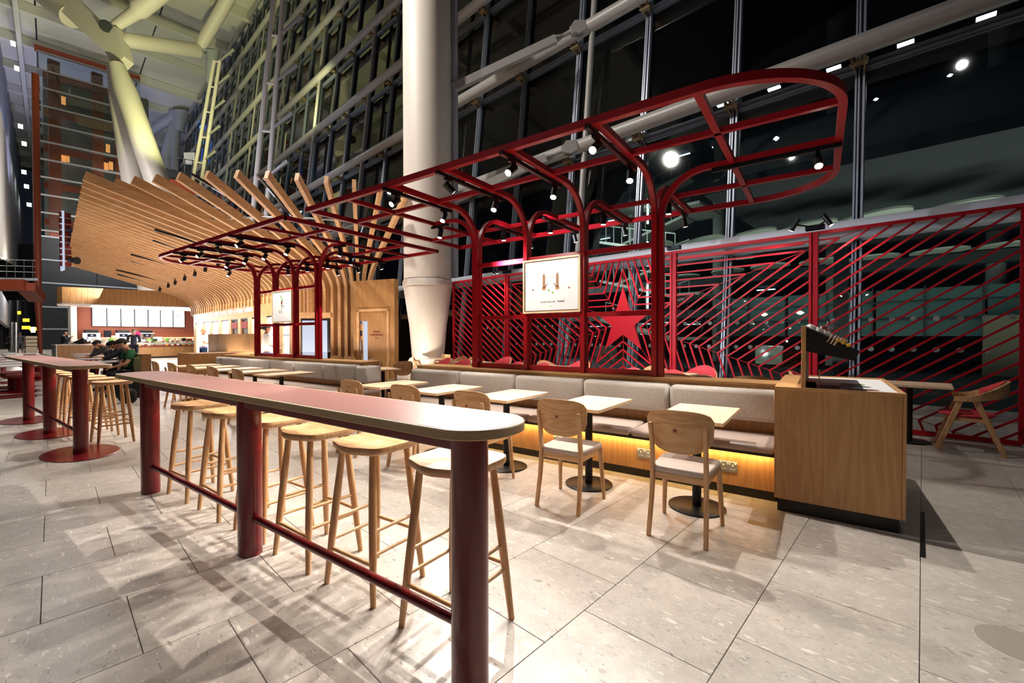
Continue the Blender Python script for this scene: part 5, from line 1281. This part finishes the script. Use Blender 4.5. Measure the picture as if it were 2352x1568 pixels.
for k, (px, py) in enumerate(((240, 829), (222, 822.5), (208, 816.5), (198, 812))):
    p = ong(px, py, .745); t = thing('white_table', 'white oval cafe table on a red stem, '+wl[k], 'table', (p.x, p.y, 0), 0, 'white tables beside the booth')
    MB().lathe([(.30, .715), (.34, .72), (.34, .742), (.335, .745)], n=32, sx=1.0, sy=1.25).build('tabletop', 'white_board', t, smooth=30)
    MB().beam((0, 0, .02), (0, 0, .715), .05, .05).build('stem', 'red', t); MB().lathe([(.22, 0), (.22, .015), (.03, .02)], n=24).build('base', 'red', t)
for k in range(6):
    p = ong(25+3.5*k, 838-5.2*k, .73); t = thing('white_table', 'pale tabletop with red tubular frame at the far left, %s from the front' % ORD[k], 'table', (p.x, p.y, 0), 0, 'white tables at the far left')
    MB().cbox(-.32, .32, -.42, .42, .70, .73, .01).build('tabletop', 'white_board', t)
    for sx in (-1, 1):
        MB().tube([(sx*.26, -.36, .69), (sx*.26, -.36, .05), (sx*.26, -.30, .02), (sx*.26, .36, .02)], .02, 8).build('frame_tube', 'red', t)
for k, (px, py, r_) in enumerate(((48, 857, .75), (84, 838, .6))):
    p = ong(px, py, .46); t = thing('ottoman', ('rust round-ended bench seat on a red drum leg at the far left' , 'rust bench seat farther back beside the orange post')[k], 'ottoman', (p.x, p.y, 0), 0, 'rust bench seats')
    MB().prism(rrect(-1.3, .5, -.30, .30, .28, 8), .38, .47).build('seat', 'rust_fabric', t, bevel=.03, seg=3, smooth=60)
    for x in (.15, -.95): MB().lathe([(.13, 0), (.13, .38)], (x, 0, 0), 24).build('leg', 'red', t, smooth=50)
    MB().lathe([(.5, 0), (.5, .008)], (-.2, 0, 0), 32, 1.5, .7).build('base_plate', 'red', t)
# pallet-like crate and bin near the orange post
o = thing('stacked_crate', 'pale slatted crate standing in the far hall behind the steel bollards', 'crate', at(70, 805, 34)); o.location.z = .0
for k in range(5): MB().box(-.6, .6, -.3, .3, .1+k*.28, .1+k*.28+.22).build('slat', 'ply_face', o)

# ================================================================== PEOPLE
def skinmesh(name, nodes, edges, m_, parent, root=0, lv=2):
    me = bpy.data.meshes.new(name); me.from_pydata([n[:3] for n in nodes], edges, []); me.materials.append(M[m_])
    o = bpy.data.objects.new(name, me); C.objects.link(o); o.parent = parent
    sk = o.modifiers.new('skin', 'SKIN'); sk.use_smooth_shade = True; sk.branch_smoothing = .4
    sv = me.skin_vertices[0].data
    for i, n in enumerate(nodes):
        r = n[3] if len(n) == 4 else n[3:5]; sv[i].radius = (r, r) if not isinstance(r, (tuple, list)) else r; sv[i].use_root = (i == root)
    s = o.modifiers.new('sub', 'SUBSURF'); s.levels = lv; s.render_levels = lv
    return o
def person(label, loc, rz, J, shirt, trousers, hair, sleeve='long', scale=1.0, extra=None, bald=False, shoes='shoe'):
    """J: joint positions in metres (x right, y forward, z up)."""
    t = thing('person', label, 'person', loc, rz); t.scale = (scale, scale, scale)
    V = lambda k: tuple(J[k])
    nodes = []; idx = {}
    def nn(k, r, p=None): idx[k] = len(nodes); nodes.append((*(p or V(k)), r)); return idx[k]
    ed = []
    nn('hip', .115); nn('belly', .11); nn('chest', .125); nn('collar', .075); nn('neck', .052); ed += [(0, 1), (1, 2), (2, 3), (3, 4)]
    hd = Vector(J['head']); nk = Vector(J['neck']); up = (hd-nk).normalized()
    nn('jaw', .062, tuple(hd-up*.085+Vector(J.get('face', (0, 1, 0)))*.018)); nn('face', .082, tuple(hd)); nn('crown', .074, tuple(hd+up*.075)); ed += [(4, 5), (5, 6), (6, 7)]
    for s in 'lr':
        a = nn('sh'+s, .062); b = nn('el'+s, .042); c = nn('wr'+s, .029); ed += [(idx['collar'], a), (a, b), (b, c)]
        wv = Vector(J['wr'+s]); ev = Vector(J['el'+s]); d = (wv-ev).normalized(); pm_ = wv+d*.07
        h = nn('pa'+s, .030, tuple(pm_)); ed.append((c, h))
        sd = d.cross(Vector((0, 0, 1)));
        if sd.length < .1: sd = Vector((1, 0, 0))
        sd.normalize(); nrm = sd.cross(d)
        for q, (off, ln) in enumerate(((-.030, .065), (-.010, .078), (.010, .074), (.029, .058))):
            p1 = pm_+sd*off+d*.02; p2 = p1+d*ln*.55-nrm*.008; p3 = p2+d*ln*.45-nrm*.024
            i1 = len(nodes); nodes += [(*p1, .0095), (*p2, .0088), (*p3, .0075)]; ed += [(h, i1), (i1, i1+1), (i1+1, i1+2)]
        tp = wv+d*.035+sd*(.03 if s == 'l' else -.03)*-1; tq = tp+(d*.6-sd*(.7 if s == 'l' else -.7))*.045
        i1 = len(nodes); nodes += [(*tp, .011), (*tq, .009)]; ed += [(c, i1), (i1, i1+1)]
        a = nn('th'+s, .088); b = nn('kn'+s, .058); c = nn('an'+s, .040); f = nn('to'+s, .034); ed += [(0, a), (a, b), (b, c), (c, f)]
    skinmesh('body', nodes, ed, 'skin', t)
    # clothes
    g = 1.13; keys = ['hip', 'belly', 'chest', 'collar']; n2 = [(*J[k], r) for k, r in zip(keys, (.135, .135, .15, .082))]; e2 = [(0, 1), (1, 2), (2, 3)]
    for s in 'lr':
        i = len(n2); n2 += [(*J['sh'+s], .082)]; e2.append((3, i)); ev, sv_ = Vector(J['el'+s]), Vector(J['sh'+s])
        if sleeve == 'long': n2 += [(*J['el'+s], .056), (*tuple(ev.lerp(Vector(J['wr'+s]), .9)), .042)]; e2 += [(i, i+1), (i+1, i+2)]
        else: n2 += [(*tuple(sv_.lerp(ev, .75)), .072)]; e2 += [(i, i+1)]
    skinmesh('shirt' if sleeve != 'long' else 'jacket', n2, e2, shirt, t, 1)
    n3 = [(*J['hip'], .138)]; e3 = []
    for s in 'lr':
        i = len(n3); n3 += [(*J['th'+s], .105), (*J['kn'+s], .074), (*tuple(Vector(J['kn'+s]).lerp(Vector(J['an'+s]), .92)), .058)]; e3 += [(0, i), (i, i+1), (i+1, i+2)]
    skinmesh('trousers', n3, e3, trousers, t, 0)
    for s in 'lr':
        a, f = Vector(J['an'+s]), Vector(J['to'+s]); skinmesh('shoe', [(*tuple(a+Vector((0, 0, -.01))), .05), (*tuple(a.lerp(f, .6)+Vector((0, 0, -.01))), .046), (*tuple(f+(f-a)*.25), .038)], [(0, 1), (1, 2)], shoes, t, 0, 1)
    fv = Vector(J.get('face', (0, 1, 0))).normalized(); sv2 = fv.cross(up).normalized()
    if not bald:
        hb = hd+up*.034-fv*.030; o = MB()
        prof = [(.001, .088), (.040, .082), (.070, .064), (.089, .035), (.094, 0), (.090, -.035), (.076, -.068), (.045, -.085), (.001, -.09)]
        rot = Matrix((sv2, fv, up)).transposed()
        vs, fs, n_ = [], [], 16
        for r_, z_ in prof:
            for k in range(n_): a = 2*PI*k/n_; v = Vector((r_*math.cos(a), r_*math.sin(a)*(1.10 if math.sin(a) < 0 else .98), z_+((-.02-z_)*.9+.055)*max(0, math.sin(a))**.6 if z_ < .0 else z_)); vs.append(hb+rot @ v)
        for i_ in range(len(prof)-1):
            for k in range(n_): fs.append((i_*n_+k, i_*n_+(k+1) % n_, (i_+1)*n_+(k+1) % n_, (i_+1)*n_+k))
        o.add(vs, fs).build('hair', hair, t, smooth=80)
    fc = MB()
    for s in (-1, 1): fc.lathe([(.004, -.010), (.012, 0), (.004, .010)], hd+fv*.083+sv2*(s*.032)+up*.005, 8)
    fc.build('eye', 'hair_dark', t); 
    MB().tube([hd+fv*.080-up*.0, hd+fv*.108-up*.030], [.007, .014], 8).build('nose', 'skin', t, smooth=60)
    MB().tube([hd+fv*.082-up*.058-sv2*.022, hd+fv*.088-up*.060, hd+fv*.082-up*.058+sv2*.022], .006, 6).build('mouth', 'text_red', t)
    for s in (-1, 1): MB().lathe([(.008, -.028), (.020, 0), (.008, .028)], hd+sv2*(s*.086)-fv*.01, 8, .5, 1).build('ear', 'skin', t, smooth=60)
    return t
def stand(arms='down', h=1.75):
    J = dict(hip=(0, 0, .95), belly=(0, 0, 1.10), chest=(0, .0, 1.30), collar=(0, -.01, 1.43), neck=(0, 0, 1.50), head=(0, .03, 1.62), face=(0, 1, -.1),
             shl=(-.19, 0, 1.41), shr=(.19, 0, 1.41), thl=(-.10, 0, .88), thr=(.10, 0, .88), knl=(-.11, .02, .50), knr=(.11, .02, .50), anl=(-.12, -.02, .09), anr=(.12, -.02, .09), tol=(-.13, .13, .04), tor=(.13, .13, .04))
    if arms == 'down': J.update(ell=(-.26, -.03, 1.13), elr=(.26, -.03, 1.13), wrl=(-.26, .08, .90), wrr=(.26, .08, .90))
    if arms == 'front': J.update(ell=(-.245, .02, 1.14), elr=(.245, .02, 1.14), wrl=(-.16, .26, 1.12), wrr=(.16, .26, 1.12))
    if arms == 'mouth': J.update(ell=(-.24, .14, 1.17), elr=(.24, .10, 1.15), wrl=(-.05, .30, 1.36), wrr=(.12, .28, 1.14), head=(0, .09, 1.60), neck=(0, .04, 1.50), face=(0, 1, -.55))
    return J
def sit(arms='lap', lean=.12, dz=0):
    J = dict(hip=(0, 0, .55), belly=(0, .03+lean*.2, .70), chest=(0, lean*.7, .90), collar=(0, lean, 1.03), neck=(0, lean+.05, 1.10), head=(0, lean+.14, 1.20), face=(0, 1, -.75),
             shl=(-.19, lean, 1.01), shr=(.19, lean, 1.01), thl=(-.10, .08, .53), thr=(.10, .08, .53), knl=(-.15, .46, .52), knr=(.14, .46, .52), anl=(-.14, .50, .10), anr=(.13, .52, .10), tol=(-.16, .66, .045), tor=(.14, .68, .045))
    if arms == 'lap': J.update(ell=(-.27, lean+.10, .76), elr=(.27, lean+.06, .76), wrl=(-.10, lean+.30, .68), wrr=(.22, lean+.16, .53))
    if arms == 'head': J.update(ell=(-.20, lean+.30, .82), elr=(.22, lean+.26, .80), wrl=(-.07, lean+.20, 1.07), wrr=(.02, lean+.36, .80), head=(0, lean+.17, 1.15), face=(0, 1, -1.2))
    return J
def face_dir(px, D, px2, D2):
    a, b = at(px, 780, D), at(px2, 780, D2); return math.atan2(b.y-a.y, b.x-a.x)-PI/2
def fl(px, k=.15):
    r_ = ray(px, 780); r_.z = 0; r_.normalize(); left = Vector((-r_.y, r_.x, 0)); d = left-r_*k; return math.atan2(d.y, d.x)-PI/2
def ppl(px, D, z=0): v = at(px, 780, D); v.z = z; return v
J = sit('lap', .14)
gp = person('seated man in a green t-shirt with a watch, looking down at his phone', ppl(314, 10.2), fl(314, .25), J, 'shirt_green', 'trouser_black', 'hair_dark', 'short', 1.0)
MB().tube([(.225, .295, .535), (.223, .32, .545)], .036, 12).build('watch', 'black', gp); MB().cbox(-.05, .03, .50, .56, .69, .70, .003).build('phone', 'black', gp)
person('seated person in navy holding a hand to the head beside the man in green', ppl(300, 11.4), fl(268, .2), sit('head', .2), 'navy', 'trouser_black', 'hair_dark', 'long', 1.0)
person('seated person in a dark hooded jacket resting the head on one hand', ppl(266, 13.2), fl(244, .2), sit('head', .25), 'jacket_dark', 'trouser_black', 'hair_dark', 'long', 1.0)
person('bald man in a dark suit and tie raising a cup to his mouth beside the till counter', ppl(146, 24), fl(146, 0)+PI, stand('mouth'), 'navy', 'navy', 'hair_dark', 'long', .98, bald=True)
q = ppl(157.5, 23.7, 1.36); tag(MB().lathe([(.035, 0), (.045, .11), (.047, .12)], q, 12).build('coffee_cup', 'white', None), 'white cup held up by the bald man in the dark suit', 'cup')
person('man in a dark blue suit seen from behind at the service counter', ppl(307, 22), face_dir(307, 22, 318, 30), stand('front'), 'navy', 'navy', 'hair_grey', 'long', 1.0)
person('fair-haired woman in white top and jeans by the lit fridges', ppl(467, 17.5), fl(467, 0)+PI, stand('front'), 'shirt_white', 'denim', 'hair_blond', 'short', .97)
w = person('woman with dark hair and white blouse behind the farther red frame', ppl(612, 11.2), fl(612, 0)+PI, stand('front'), 'shirt_white', 'denim', 'hair_dark', 'long', .97)
skinmesh('apron', [(0, .06, .98, .13), (0, .07, .78, .13)], [(0, 1)], 'apron_green', w, 0, 1)
skinmesh('hair_bun', [(0, -.10, 1.66, .045), (0, -.15, 1.60, .03)], [(0, 1)], 'hair_dark', w, 0, 1)
person('distant walker in a grey tunic seen from behind in the far hall', ppl(46, 38), face_dir(46, 38, 40, 60), stand('down'), 'grey_cloth', 'grey_cloth', 'hair_grey', 'long', 1.0)
person('distant person with a pink bag standing left of the walker in the far hall', ppl(24, 40), face_dir(24, 40, 60, 44), stand('down'), 'jacket_dark', 'trouser_black', 'hair_dark', 'long', .95)
o = MB().cbox(-.15, .15, -.08, .08, 0, .28, .03).build('pink_bag', 'pink', None); o.location = ppl(60, 37, .62); tag(o, 'bright pink bag beside the distant grey walker', 'bag')
o = thing('backpack', 'black backpack on the floor under the booth seat', 'bag', ppl(292, 9.0, 0)); MB().cbox(-.16, .16, -.12, .12, 0, .28, .05).build('body', 'trouser_black', o, smooth=60); MB().tube([(-.1, -.12, .08), (-.12, -.16, .18), (-.1, -.11, .26)], .012, 6).build('strap', 'black', o)
